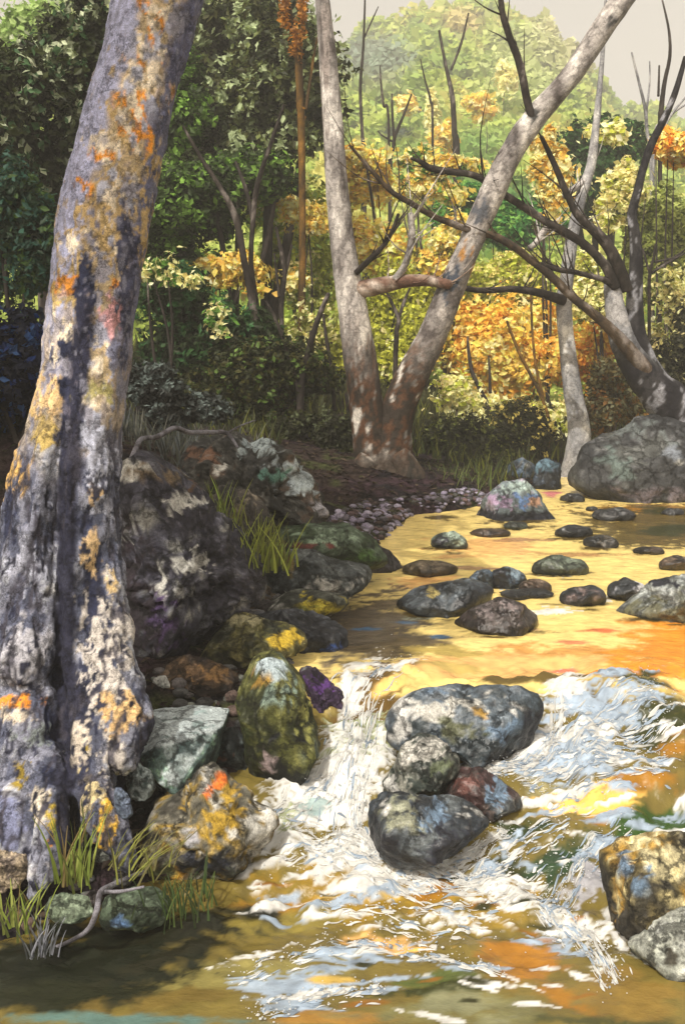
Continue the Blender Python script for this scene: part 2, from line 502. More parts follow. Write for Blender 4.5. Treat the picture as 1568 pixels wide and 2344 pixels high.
# lower pool
dab(C(.27, .17, .02), 900, 2040, 330, 70, 0, .85); dab(AM, 985, 2030, 70, 48, -20, .9); dab(C(.24, .16, .025), 1120, 2090, 120, 40, 0, .8)
dab(WH, 760, 1950, 150, 34, 5, .80, 1); dab(WH, 840, 2010, 130, 44, 0, .68, 1); dab(WH, 960, 1975, 110, 26, 0, .7, 1); dab(WH, 1110, 2010, 120, 46, 20, .62, 1)
dab(BW, 1110, 1975, 60, 22, 0, .7, .8); dab(WH, 1060, 2100, 130, 30, 0, .55, 1); dab(WH, 1180, 2070, 80, 34, 10, .6, 1)
dab(WH, 1330, 2115, 110, 40, 20, .8, 1); dab(BW, 1280, 2160, 80, 34, 20, .6, .9); dab(WH, 1370, 2200, 60, 36, 45, .55, 1)
dab(PE, 900, 2155, 110, 28, 5, .85); dab(C(.88, .5, .13), 960, 2170, 90, 14, 6, .8); dab(C(.34, .15, .018), 1205, 2205, 100, 52, 0, .95); dab(C(.30, .14, .018), 1290, 2285, 100, 26, 25, .8); dab(C(.06, .06, .02), 1250, 2330, 400, 18, 4, .7)
dab(C(.20, .13, .03), 1430, 2270, 140, 60, 0, .8); dab(C(.08, .10, .025), 1000, 2240, 130, 24, -4, .8); dab(DO, 1020, 2265, 200, 18, -5, .75)
dab(C(.20, .16, .035), 620, 2110, 190, 34, -10, .8); dab(C(.30, .16, .02), 640, 2060, 120, 18, -10, .85); dab(C(.22, .19, .06), 560, 2230, 260, 44, -6, .8)
dab(C(.012, .014, .008), 160, 2210, 330, 70, -8, 1.0); dab(C(.014, .015, .008), 450, 2120, 170, 26, -14, .9); dab(C(.018, .02, .01), 150, 2290, 330, 30, 0, .85)  # near-black dabs paint the shade over the lower left water
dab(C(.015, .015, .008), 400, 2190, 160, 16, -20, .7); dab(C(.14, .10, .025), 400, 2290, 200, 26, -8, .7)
dab(BW * 1.1, 740, 2190, 120, 18, -14, .62, 1); dab(BW, 640, 2260, 130, 26, -4, .62, .9); dab(BW, 830, 2200, 130, 18, -3, .66, .9); dab(WH, 1000, 2200, 90, 12, 8, .6, 1)
dab(WH, 600, 2190, 120, 14, -12, .55, 1); dab(BW, 690, 2310, 90, 22, 10, .7, .9); dab(WH, 1130, 2215, 40, 18, 0, .6, 1)
dab(C(.10, .17, .15), 320, 2335, 260, 16, 0, .85); dab(C(.30, .16, .03), 760, 2330, 160, 14, 0, .8); dab(C(.16, .15, .06), 1080, 2310, 220, 40, 0, .8)
dab(C(.20, .20, .11), 1060, 2300, 100, 30, 8, .9); dab(C(.36, .38, .34), 1480, 2200, 120, 10, 12, .7)
def collar(pts, r=7):
    for (a, b), (c_, d_) in zip(pts[:-1], pts[1:]):
        dab(WH, (a + c_) / 2, (b + d_) / 2, math.hypot(c_ - a, d_ - b) * .62, r, math.degrees(math.atan2(d_ - b, c_ - a)), .85, 1)
collar([(868, 1660), (875, 1700), (900, 1712)], 9); collar([(1085, 1775), (1160, 1750), (1235, 1700), (1262, 1640)], 14); collar([(860, 1800), (885, 1830), (975, 1838), (1030, 1815)], 9)
collar([(832, 1890), (842, 1930), (890, 1960), (950, 1978), (1030, 1960), (1100, 1925), (1150, 1890)], 11); collar([(1150, 1872), (1210, 1852)], 8); collar([(1380, 2060), (1400, 2130), (1440, 2175), (1500, 2215)], 10)
collar([(740, 1740), (705, 1795), (640, 1835)], 12); collar([(648, 1890), (600, 1965), (545, 2010)], 8)
rs = np.random.RandomState(5)
for _ in range(70):
    fx_, fy_ = rs.uniform(560, 1330), rs.uniform(1900, 2330)
    if fy_ > 2050 and fx_ < 560 + (fy_ - 2050) * .2: continue
    dab(WH if rs.rand() < .6 else BW, fx_, fy_, rs.uniform(30, 90), rs.uniform(4, 10), rs.uniform(-16, -2) if fx_ < 950 else rs.uniform(-4, 22), rs.uniform(.5, .8), 1)
for _ in range(26):
    fx_, fy_ = rs.uniform(1220, 1560), rs.uniform(1600, 1900)
    dab(WH if rs.rand() < .5 else BW, fx_, fy_, rs.uniform(30, 80), rs.uniform(4, 10), rs.uniform(-14, 6), rs.uniform(.5, .8), 1)
for _ in range(22):
    dab([C(.5, .34, .08), C(.03, .03, .01), C(.22, .10, .015)][rs.randint(3)], rs.uniform(600, 1400), rs.uniform(1980, 2330), rs.uniform(30, 80), rs.uniform(4, 9), rs.uniform(-10, 8), .75)
for _ in range(60):
    fx_, fy_ = rs.uniform(1580, 2500), rs.uniform(1560, 2300)
    q_ = rs.rand()
    dab(WH if q_ < .35 else BW if q_ < .55 else DO if q_ < .8 else AM, fx_, fy_, rs.uniform(60, 140), rs.uniform(12, 34), rs.uniform(-14, 10), rs.uniform(.6, .9), 1 if q_ < .55 else 0)
base[:, 2] += FO * rap * (FN - .5) * .08
WC = WC * np.where(FO > .3, 1, .70 + .6 * fbm(np.stack([X * 22, Y * 22, 0 * X], -1), 3, 19))[:, None]
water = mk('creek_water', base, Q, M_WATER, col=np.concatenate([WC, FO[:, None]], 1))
tag(water, kind='structure')

ICO = {}
def ico(n):
    if n not in ICO:
        bm = bmesh.new()
        bmesh.ops.create_icosphere(bm, subdivisions=n, radius=1)
        ICO[n] = (np.array([v.co[:] for v in bm.verts]), np.array([[v.index for v in f.verts] for f in bm.faces]))
        bm.free()
    return ICO[n]

# strands of white water that follow the current
def water_z(x, y):
    iy = np.clip(np.searchsorted(ysw, y) - 1, 0, len(ysw) - 2)
    fx = np.clip((x - xsw[0]) / (xsw[1] - xsw[0]), 0, len(xsw) - 1.001)
    ix = fx.astype(int)
    Zg = base[:, 2].reshape(len(ysw), len(xsw))
    ty, tx = np.clip((y - ysw[iy]) / (ysw[iy + 1] - ysw[iy]), 0, 1), fx - ix
    return (Zg[iy, ix] * (1 - tx) + Zg[iy, ix + 1] * tx) * (1 - ty) + (Zg[iy + 1, ix] * (1 - tx) + Zg[iy + 1, ix + 1] * tx) * ty
ROWS = np.linspace(1400, 2420, 400)
YROW = np.array([solve_water(0, r) for r in ROWS])
def strands(lines, seed):
    rng = np.random.RandomState(seed)
    V, Fq, cs, k = [], [], [], 0
    for pts, spread, n, tone in lines:
        pts = np.array(pts, float)
        S = smooth_path(pts, 200)
        sl = np.r_[0, np.cumsum(np.hypot(*np.diff(S, axis=0).T))]
        ph = rng.uniform(0, 9, 3)
        for _ in range(int(n * .7)):
            a = rng.uniform(0, sl[-1])
            off = rng.normal() * spread * .6
            if math.sin(a * .045 + off * .12 + ph[0]) + math.sin(a * .021 - off * .2 + ph[1]) < -.35: continue
            L = rng.uniform(8, 46)
            t_ = np.linspace(a, min(a + L, sl[-1]), 6)
            cx_, cy_ = np.interp(t_, sl, S[:, 0]), np.interp(t_, sl, S[:, 1])
            dx, dy = np.gradient(cx_) + 1e-6, np.gradient(cy_)
            ln = np.hypot(dx, dy) + 1e-6
            wv = np.sin(t_ * .08 + rng.uniform(0, 6)) * 2.5
            cx_, cy_ = cx_ - dy / ln * (off + wv), cy_ + dx / ln * (off + wv)
            w0 = rng.uniform(.4, 1.8) * (2.2 if rng.rand() < .22 else 1)
            prof_ = np.sin(np.linspace(.12, math.pi - .05, 6)) * w0
            sd = []
            for sgn in (-1, 0, 1):
                qx, qy = cx_ - dy / ln * prof_ * sgn, cy_ + dx / ln * prof_ * sgn
                yy = np.interp(qy, ROWS, YROW)
                xx = (qx - CX) / F * yy
                zz = water_z(xx, yy) + .003 + (.0035 * np.minimum(prof_, 2) if sgn == 0 else 0)
                sd.append(np.stack([xx, yy, zz], -1))
            V.append(np.concatenate(sd))
            for r_ in (0, 1):
                for i_ in range(5):
                    q = k + r_ * 6 + i_
                    Fq.append((q, q + 1, q + 7, q + 6))
            c_ = (WH if rng.rand() < tone else BW) * rng.uniform(.75, 1.35)
            cs.append(np.tile(np.minimum(c_, .8), (18, 1)))
            k += 18
    return np.concatenate(V), np.array(Fq), np.concatenate(cs)
LINES = [
 ([(920, 1525), (855, 1560), (812, 1620), (800, 1690), (760, 1760), (700, 1830), (640, 1900)], 42, 420, .85),
 ([(870, 1590), (835, 1690), (805, 1790), (785, 1870), (765, 1960)], 36, 330, .8),
 ([(835, 1790), (815, 1870), (845, 1955), (960, 1995)], 16, 200, .9),
 ([(1500, 1585), (1400, 1630), (1320, 1690), (1240, 1745), (1150, 1785)], 40, 420, .5),
 ([(1285, 1585), (1275, 1650), (1262, 1710), (1200, 1765), (1090, 1790)], 14, 200, .8),
 ([(1530, 1735), (1420, 1745), (1300, 1760), (1200, 1790)], 24, 300, .5),
 ([(1540, 1790), (1400, 1800), (1250, 1830)], 26, 130, .4),
 ([(1450, 1895), (1350, 1960), (1295, 2040), (1250, 2090)], 30, 300, .25),
 ([(1310, 1885), (1220, 1920), (1140, 1960), (1060, 2010)], 26, 230, .6),
 ([(1260, 2000), (1150, 2040), (1040, 2060), (900, 2020)], 44, 300, .85),
 ([(680, 1930), (820, 1960), (960, 1985), (1110, 2010)], 40, 420, .8),
 ([(1230, 2075), (1310, 2125), (1370, 2190), (1410, 2260)], 26, 300, .7),
 ([(540, 2250), (700, 2195), (850, 2165), (1000, 2175)], 22, 200, .6),
 ([(580, 2330), (720, 2295), (870, 2265)], 22, 150, .5),
 ([(930, 2195), (1060, 2212), (1160, 2235)], 14, 110, .7),
 ([(1080, 1795), (1170, 1772), (1250, 1722), (1288, 1645)], 13, 240, .85),
 ([(1165, 1888), (1105, 1935), (1020, 1970), (940, 1985), (855, 1955)], 11, 320, .9),
 ([(620, 1960), (760, 1940), (900, 1990), (1000, 2040)], 50, 320, .8),
 ([(1540, 1640), (1440, 1690), (1330, 1720)], 34, 260, .5),
 ([(1120, 2110), (1000, 2120), (860, 2090), (740, 2100)], 34, 170, .8),
]
V, Fq, c = strands(LINES, 3)
rng = np.random.RandomState(44)      # drops and bubbles thrown up where the current breaks
U_, F3 = ico(1)
dv, df = [], []
for pts, spread, n, tone in LINES:
    S = smooth_path(np.array(pts, float), 200)
    for _ in range(int(n * .8)):
        q = S[rng.randint(200)] + rng.normal(size=2) * spread * .75
        yy = float(np.interp(q[1], ROWS, YROW))
        xx = (q[0] - CX) / F * yy
        r_ = rng.uniform(.0008, .0026) * (1.7 if rng.rand() < .08 else 1)
        zz = float(water_z(np.array([xx]), np.array([yy]))[0]) + abs(rng.normal()) * .012 * (1 if spread > 30 else 1.8)
        df.append(F3 + len(dv) * len(U_))
        dv.append(U_ * r_ * np.array([1.3, 1, .8]) + np.array([xx, yy, zz]))
dv = np.concatenate(dv)
tag(mk('water_drops', dv, np.concatenate(df), M_FOAM, None, np.tile(C(.62, .64, .66), (len(dv), 1))), kind='stuff')
tag(mk('white_water', V, Fq, M_FOAM, None, c), kind='stuff')

# ------------------------------------------------------------------ rocks
def rock(label, outline, Y, pal, spots=(), depth=.75, sub=5, seed=0, group=None, mat=None, rough=.06, facets=13, ns=2.2, name='boulder', cat='boulder', patch=1.0, flat=.95):
    rng = np.random.RandomState(seed * 7 + 3)
    O = np.array(outline, float)
    if group == G_CREEK:      # the drowned part goes on below the waterline
        y0_, y1_ = O[:, 1].min(), O[:, 1].max()
        cut = y0_ + .5 * (y1_ - y0_)
        O[:, 1] = np.where(O[:, 1] > cut, O[:, 1] + (O[:, 1] - cut) * (.8 if Y > 4 else .35), O[:, 1])
    vis = .5 * (np.array(outline, float)[:, 1].max() - np.array(outline, float)[:, 1].min()) / F * Y
    c0 = (O.min(0) + O.max(0)) / 2
    U, Fc = ico(sub)
    U = U.copy()
    for _ in range(facets):
        n = rng.normal(size=3)
        n[1] = -abs(n[1]) * 1.2
        n /= np.linalg.norm(n)
        d = rng.uniform(.55, .86)
        e = U @ n - d
        U = U - np.where(e > 0, e * flat, 0)[:, None] * n
    # silhouette radius by angle
    th = np.linspace(-math.pi, math.pi, 181)
    R = np.zeros(181)
    A_, B_ = O, np.roll(O, -1, axis=0)
    for i, t in enumerate(th):
        dr = np.array([math.cos(t), math.sin(t)])
        best = 0
        for a, b in zip(A_ - c0, B_ - c0):
            e = b - a
            den = dr[0] * e[1] - dr[1] * e[0]
            if abs(den) < 1e-9: continue
            s = (a[0] * e[1] - a[1] * e[0]) / den
            u = (a[0] * dr[1] - a[1] * dr[0]) / den
            if s > 0 and -1e-6 <= u <= 1 + 1e-6: best = max(best, s)
        R[i] = best
    R = np.convolve(np.concatenate([R[-4:-1], R, R[1:4]]), [.06, .12, .2, .24, .2, .12, .06], 'valid') if True else R
    t = np.arctan2(-U[:, 2], U[:, 0])
    lat = np.hypot(U[:, 0], U[:, 2])
    # silhouette of the clipped unit blob, so the outline still reaches R
    r = np.interp(t, th, R)
    mx = np.zeros(181)
    bi = np.clip(((t + math.pi) / (2 * math.pi) * 60).astype(int), 0, 59)
    m60 = np.ones(60) * .9
    for b_ in range(60):
        s = lat[bi == b_]
        if len(s): m60[b_] = max(s.max(), .6)
    m60 = np.convolve(np.concatenate([m60[-2:], m60, m60[:2]]), np.ones(5) / 5, 'valid')
    mm = np.interp((t + math.pi) / (2 * math.pi) * 60 - .5, np.arange(60), m60)
    dpx = c0[0] + np.cos(t) * lat / mm * r
    dpy = c0[1] + np.sin(t) * lat / mm * r
    half = .5 * (O[:, 0].max() - O[:, 0].min()) / F * Y
    vh = .5 * (O[:, 1].max() - O[:, 1].min()) / F * Y
    D = depth * (half * .6 + min(half, vh) * .4)
    V = np.stack([(dpx - CX) / F * Y, Y + U[:, 1] * D, CZ - (dpy - CY) / F * Y], -1)
    sc = 1.0 / max(half, .03)
    cen = np.array([(c0[0] - CX) / F * Y, Y, CZ - (c0[1] - CY) / F * Y])
    L = V - cen
    nrm = L / (np.linalg.norm(L, axis=1)[:, None] + 1e-9)
    dn = (fbm(L * sc * 1.9, 4, seed) - .5) * 2 * rough * (1.7 if group == G_CREEK else 2.6) + (fbm(L * sc * 6, 4, seed + 5) - .5) * rough * 1.8
    rg = 1 - np.abs(2 * fbm(L * sc * 3.1, 4, seed + 8) - 1)
    dn = dn - sstep(.86, .99, rg) * rough * 1.1
    V = V + nrm * (dn * min(half, vis) * 1.2)[:, None]
    # mineral colours: patches from noise, then lichen, moss and painted light-and-shade spots
    q = L * sc * ns
    nA = fbm(q, 5, seed + 1, .6)
    nA = np.clip((nA - .5) * 2.9 * patch + .46, 0, 1)
    cols = pick(pal, nA)
    lo = pick(pal, np.clip(nA + .06, 0, 1))
    cols = (cols * .6 + lo * .4) * (.46 if seed in (60, 61, 62, 63, 67, 81, 82) else .62)
    nB = fbm(q * 2.6, 4, seed + 21, .65)
    sp = fbm(q * 5, 3, seed + 33)
    cols = np.where((sp > .66)[:, None], cols * 1.7 + .03, cols)
    cols = np.where((sp < .34)[:, None], cols * .45, cols)
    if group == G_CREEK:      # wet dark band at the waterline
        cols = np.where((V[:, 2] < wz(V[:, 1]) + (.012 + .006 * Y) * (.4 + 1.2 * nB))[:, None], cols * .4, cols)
    for (sc_, sx, sy, srx, sry, cov) in spots:
        d = np.hypot((dpx - sx) / srx, (dpy - sy) / sry)
        s = cov - d * .6 + (nB - .5) * 2.6
        m = np.where((d < 1.8) & (U[:, 1] < .35), sstep(.12, .24, s), 0)[:, None]
        cols = cols * (1 - m) + np.asarray(sc_) * (.8 + .5 * (nA - .5))[:, None] * m
    o = mk(name, V, Fc, mat or M_ROCK, col=cols, origin=(cen[0], cen[1], V[:, 2].min()))
    return tag(o, label, cat, group)

def dome(cx, cy, hw, hh, seed=0, skew=0.0):
    rng = np.random.RandomState(seed + 100)
    pts = []
    for a in np.linspace(180, 360, 9):
        r = rng.uniform(.85, 1.1)
        ca, sa = math.cos(math.radians(a)), math.sin(math.radians(a))
        pts.append((cx + hw * ca * (.97 + .06 * r) + skew * hw * (-sa) * .45, cy + hh * (.55 + 1.08 * sa * r * rng.uniform(.85, 1.08))))
    pts += [(cx + hw * .6, cy + hh * .9), (cx - hw * .5, cy + hh * .95)]
    return pts

G_CREEK, G_BANK = 'rocks standing in the creek', 'rocks along the left bank'
gD, gM, gL, gW = C(.025, .03, .035), C(.08, .09, .10), C(.20, .21, .21), C(.52, .51, .47)
BLU, PUR, BRN, RED = C(.12, .18, .26), C(.05, .03, .08), C(.11, .07, .045), C(.10, .03, .025)
MOS, MOY, OCH = C(.05, .065, .014), C(.28, .25, .03), C(.42, .25, .04)
P_DARK = [(.35, gD), (.35, C(.045, .045, .05)), (.2, gM), (.1, gL)]
P_GREY = [(.25, gD), (.3, gM), (.3, gL), (.15, gW * .8)]
P_BLUE = [(.25, gD), (.35, C(.07, .10, .13)), (.25, BLU), (.15, gL)]
P_GRN = [(.3, C(.03, .04, .03)), (.4, C(.08, .10, .07)), (.3, C(.17, .21, .16))]
P_BRN = [(.3, C(.03, .022, .02)), (.4, BRN), (.3, C(.20, .14, .10))]

def yb(py):
    return solve_water(0, py)

# --- the four round rocks in the cascade
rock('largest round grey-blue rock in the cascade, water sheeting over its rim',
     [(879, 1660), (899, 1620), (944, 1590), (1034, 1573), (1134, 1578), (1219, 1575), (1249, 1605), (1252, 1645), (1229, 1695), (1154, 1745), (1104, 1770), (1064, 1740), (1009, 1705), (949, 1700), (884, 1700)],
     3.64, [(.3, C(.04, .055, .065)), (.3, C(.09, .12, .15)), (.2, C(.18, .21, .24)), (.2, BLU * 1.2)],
     [(gW, 990, 1610, 70, 22, .6), (gW, 1130, 1600, 60, 22, .45), (BLU * 1.3, 1160, 1650, 50, 35, .6), (WH, 925, 1640, 28, 50, .5), (WH, 1170, 1620, 40, 24, .42), (OCH, 1095, 1622, 14, 9, .8), (DKB, 1215, 1680, 40, 45, .75), (DKB, 1140, 1735, 60, 26, .7), (C(.10, .11, .06), 1050, 1650, 50, 25, .5)],  # dark spots at the lower right paint the rock's shaded side
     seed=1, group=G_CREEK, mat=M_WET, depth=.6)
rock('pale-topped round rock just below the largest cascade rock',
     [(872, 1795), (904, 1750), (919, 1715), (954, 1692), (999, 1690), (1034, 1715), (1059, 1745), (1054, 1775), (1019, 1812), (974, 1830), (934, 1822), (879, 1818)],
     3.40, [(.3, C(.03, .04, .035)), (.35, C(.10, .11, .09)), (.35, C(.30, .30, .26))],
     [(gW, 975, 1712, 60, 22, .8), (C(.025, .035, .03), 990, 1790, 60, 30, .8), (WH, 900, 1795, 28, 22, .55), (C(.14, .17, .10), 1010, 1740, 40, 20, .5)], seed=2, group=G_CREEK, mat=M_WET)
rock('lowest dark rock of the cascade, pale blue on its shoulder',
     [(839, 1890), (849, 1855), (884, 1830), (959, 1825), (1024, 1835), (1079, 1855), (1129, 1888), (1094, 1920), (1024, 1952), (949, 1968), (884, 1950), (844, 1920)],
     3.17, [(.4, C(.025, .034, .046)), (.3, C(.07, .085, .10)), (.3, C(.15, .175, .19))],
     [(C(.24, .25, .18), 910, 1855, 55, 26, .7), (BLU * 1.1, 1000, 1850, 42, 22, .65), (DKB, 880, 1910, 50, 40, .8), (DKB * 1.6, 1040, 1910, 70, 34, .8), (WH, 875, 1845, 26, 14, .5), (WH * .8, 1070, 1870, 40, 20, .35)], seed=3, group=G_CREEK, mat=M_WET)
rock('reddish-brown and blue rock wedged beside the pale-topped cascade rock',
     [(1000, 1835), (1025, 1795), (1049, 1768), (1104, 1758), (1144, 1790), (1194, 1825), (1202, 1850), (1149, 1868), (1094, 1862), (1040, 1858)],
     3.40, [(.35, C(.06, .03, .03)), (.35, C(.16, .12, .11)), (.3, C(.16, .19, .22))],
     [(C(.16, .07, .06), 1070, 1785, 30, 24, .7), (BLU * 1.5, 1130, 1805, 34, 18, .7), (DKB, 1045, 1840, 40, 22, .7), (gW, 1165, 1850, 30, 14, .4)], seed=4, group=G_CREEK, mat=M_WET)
rock('big round boulder crusted with yellow lichen at the lower right',
     [(1392, 2060), (1399, 1985), (1434, 1950), (1484, 1925), (1568, 1908), (1650, 1925), (1720, 2010), (1700, 2130), (1620, 2190), (1520, 2200), (1440, 2160), (1404, 2115)],
     2.92, [(.3, C(.05, .045, .03)), (.3, C(.15, .12, .05)), (.2, OCH), (.2, C(.60, .52, .28))],
     [(C(.62, .55, .32), 1530, 1950, 70, 30, .75), (C(.66, .56, .28), 1480, 2000, 60, 34, .5), (BLU * 1.3, 1440, 1975, 28, 20, .6), (C(.05, .045, .035), 1450, 2120, 70, 50, .85), (C(.06, .05, .035), 1540, 2140, 80, 30, .8), (ORG * .6, 1500, 2055, 26, 22, .5)], seed=5, group=G_CREEK, depth=.8)
rock('pale flat grey-green slab below the yellow lichen boulder',
     [(1440, 2180), (1499, 2128), (1568, 2098), (1660, 2090), (1700, 2200), (1600, 2250), (1494, 2235)], 2.74,
     [(.3, C(.30, .32, .28)), (.4, C(.42, .44, .39)), (.3, C(.52, .54, .50))], [(C(.06, .055, .04), 1515, 2165, 12, 12, .8)], seed=6, group=G_CREEK, depth=.9)
# --- far creek
rock('blue and lilac pyramid-shaped rock at the far bank',
     [(1079, 1185), (1114, 1134), (1154, 1101), (1199, 1096), (1234, 1129), (1256, 1159), (1284, 1174), (1234, 1188), (1134, 1190)], yb(1184),
     [(.3, C(.11, .14, .15)), (.4, C(.20, .25, .27)), (.3, C(.28, .26, .32))], [(C(.33, .42, .40), 1180, 1112, 40, 16, .7), (C(.30, .22, .33), 1150, 1145, 34, 18, .6), (C(.13, .22, .42), 1190, 1140, 24, 16, .6), (DKB, 1130, 1183, 110, 12, .95), (C(.4, .24, .16), 1216, 1150, 18, 10, .5)], seed=7, group=G_CREEK, depth=.7, facets=9, flat=.95)
rock('dim blue-green rock behind the lilac pyramid rock', [(1140, 1110), (1169, 1056), (1195, 1045), (1222, 1065), (1235, 1120), (1190, 1130)], 9.3, P_BLUE, seed=8, group=G_CREEK, sub=4)
rock('dark blue rock where the creek disappears, left of the slim grey tree', [(1215, 1110), (1225, 1065), (1250, 1044), (1284, 1062), (1286, 1118), (1254, 1132), (1225, 1132)], 9.0, [(.5, gD), (.5, C(.05, .07, .10))], [(C(.10, .17, .22), 1250, 1062, 30, 16, .7)], seed=9, group=G_CREEK, sub=4)
rock('huge dark rounded boulder on the far right bank under the leaning log',
     [(1296, 1084), (1334, 1024), (1384, 994), (1429, 979), (1474, 947), (1509, 945), (1568, 965), (1640, 990), (1700, 1080), (1660, 1165), (1568, 1160), (1484, 1165), (1429, 1140), (1384, 1112)], 8.6,
     [(.4, C(.03, .032, .036)), (.35, C(.06, .062, .065)), (.25, C(.10, .105, .10))], [(C(.13, .15, .15), 1460, 985, 60, 24, .6), (C(.10, .13, .12), 1390, 1060, 26, 34, .6), (C(.14, .12, .13), 1490, 1120, 90, 22, .6), (gW, 1525, 1045, 8, 6, .7), (C(.17, .19, .22), 1515, 1030, 26, 16, .5)], seed=10, group=G_CREEK, depth=.8, rough=.045, ns=3, facets=5, flat=.8)
small = [  # cx, cy, hw, hh, palette, seed, label
    (1309, 1135, 28, 13, P_DARK, 'small dark rock nearest the foot of the huge dark boulder'),
    (1354, 1162, 14, 7, P_DARK, 'tiny dark rock between the dark stones at the far shallows'),
    (1404, 1171, 50, 18, P_DARK, 'dark jagged rock at the waterline below the huge boulder'),
    (1540, 1168, 26, 10, P_DARK, 'dark low rock at the right edge below the huge boulder'),
    (1314, 1211, 45, 17, P_DARK, 'low near-black twin-humped rock in the golden shallows'),
    (1374, 1233, 40, 18, [(.5, gD), (.3, C(.05, .045, .04)), (.2, C(.22, .19, .15))], 'black rock with a tan right side, just below the twin-humped rock'),
    (1282, 1287, 64, 25, P_GRN, 'grey-green dome-shaped rock in mid-stream'),
    (1029, 1229, 42, 24, [(.4, C(.03, .04, .035)), (.3, C(.10, .13, .10)), (.3, C(.26, .33, .27))], 'pointed sage-green rock beside the pebble bank'),
    (1180, 1199, 28, 11, P_GRN, 'small olive stone in the golden water below the pyramid rock'),
    (1122, 1216, 46, 12, P_BRN, 'flat brown stone awash below the pyramid rock'),
    (984, 1294, 66, 22, [(.4, C(.09, .07, .04)), (.6, C(.17, .13, .08))], 'flat olive-brown stone awash near the left bank'),
    (1484, 1256, 36, 10, P_BRN, 'thin flat brown stone awash near the right edge'),
    (1550, 1284, 44, 19, P_BRN, 'brown rounded stone at the right edge of the golden pool'),
    (1104, 1318, 30, 27, P_BLUE, 'small upright blue rock at the back of the long dark rock'),
    (1166, 1312, 42, 32, P_BLUE, 'pointed rock with a black left face and blue right face'),
    (1224, 1336, 38, 20, P_BRN, 'mauve-brown rock right of the pointed blue rock'),
    (1204, 1355, 64, 11, P_DARK, 'flat black rock lying in white ripples in mid-pool'),
    (1334, 1356, 52, 27, [(.4, gD), (.3, C(.06, .05, .055)), (.3, C(.22, .16, .15))], 'dark rock with a mauve-brown top in mid-pool'),
    (1439, 1342, 48, 27, [(.6, gD), (.2, gM), (.2, C(.40, .40, .44))], 'dark rock with a white right flank near the big grey rock'),
]
for i, (cx, cy, hw, hh, pal, lab) in enumerate(small):
    sp = []
    if i == 14: sp = [(DKB, cx - 22, cy, 20, 34, .9), (C(.20, .27, .33), cx + 16, cy - 8, 20, 16, .7)]  # dark left and pale right sides paint how light falls on the stone
    if i == 7: sp = [(C(.32, .40, .33), cx + 12, cy - 4, 20, 16, .7), (DKB, cx - 22, cy + 8, 20, 14, .8)]
    if i == 18: sp = [(C(.6, .6, .62), cx + 26, cy - 6, 10, 20, .8)]
    rock(lab, dome(cx, cy, hw, hh, i, -.3 if i in (14, 7, 18) else .2), yb(cy + hh * 1.0), pal, sp, sub=4, seed=20 + i, group=G_CREEK, mat=M_WET, name='creek_rock', cat='rock', depth=.8, facets=8, flat=.9)
rock('long dark slate-blue rock lying across the golden pool', [(900, 1376), (954, 1349), (1024, 1332), (1084, 1322), (1135, 1345), (1124, 1372), (1094, 1388), (1009, 1405), (949, 1395)], yb(1398),
     [(.4, C(.025, .03, .04)), (.35, C(.06, .075, .09)), (.25, C(.13, .16, .19))], [(C(.4, .33, .12), 990, 1352, 10, 8, .8)], seed=50, group=G_CREEK, mat=M_WET, name='creek_rock', cat='rock', facets=9, flat=.9)
rock('wedge-shaped dark brown rock in front of the long slate rock', [(1034, 1423), (1084, 1394), (1144, 1366), (1199, 1385), (1244, 1416), (1219, 1440), (1134, 1444)], yb(1438),
     [(.4, C(.035, .025, .025)), (.35, C(.07, .055, .05)), (.25, C(.17, .14, .14))], [(C(.25, .2, .2), 1160, 1385, 30, 12, .5)], seed=51, group=G_CREEK, mat=M_WET, name='creek_rock', cat='rock', facets=9, flat=.9)
rock('smooth grey-white rock at the right edge of the golden pool', [(1410, 1392), (1479, 1359), (1494, 1337), (1568, 1315), (1650, 1325), (1680, 1410), (1568, 1415), (1509, 1418)], yb(1412),
     [(.3, C(.10, .11, .09)), (.35, C(.22, .24, .23)), (.35, C(.42, .46, .46))], [(DKB, 1510, 1332, 34, 8, .8), (C(.13, .13, .08), 1500, 1392, 90, 18, .8)], seed=52, group=G_CREEK, mat=M_WET, name='creek_rock', cat='rock')

# --- left bank boulders
rock('massive purple-black boulder with white streaks right of the sycamore trunk',
     [(250, 1300), (262, 1060), (320, 1030), (390, 1050), (450, 1110), (510, 1180), (560, 1260), (600, 1320), (580, 1400), (500, 1470), (420, 1550), (340, 1610), (280, 1570)], 4.3,
     [(.35, C(.030, .027, .045)), (.35, C(.065, .062, .09)), (.2, C(.14, .14, .17)), (.1, gW * .8)],
     [(gW, 420, 1135, 70, 26, .45), (gW * .9, 340, 1080, 60, 16, .5), (gW, 430, 1270, 80, 30, .42), (gW, 390, 1330, 20, 50, .45), (PUR * 1.8, 360, 1390, 50, 60, .6), (C(.016, .010, .016), 300, 1420, 50, 170, .9), (C(.14, .10, .06), 400, 1080, 60, 20, .5), (C(.09, .05, .03), 470, 1090, 40, 30, .5)], seed=60, group=G_BANK, depth=.8, ns=3.4, rough=.065, sub=6)
rock('dark brown-grey rock under the lime grass, between the purple-black boulder and the mossy one', [(440, 1180), (500, 1110), (570, 1130), (630, 1190), (650, 1250), (620, 1310), (540, 1340), (460, 1290)], 4.95,
     [(.4, C(.03, .028, .025)), (.35, C(.07, .06, .05)), (.25, C(.14, .12, .10))], [(C(.20, .17, .13), 560, 1150, 40, 18, .5)], seed=81, group=G_BANK)
rock('dark rock shelf at the foot of the bank gravel, beside the mossy green boulder', [(770, 1290), (800, 1250), (850, 1240), (900, 1270), (925, 1310), (890, 1345), (820, 1345)], 5.9,
     [(.4, C(.03, .028, .03)), (.4, C(.07, .06, .06)), (.2, C(.14, .13, .14))], seed=82, group=G_BANK, sub=4)
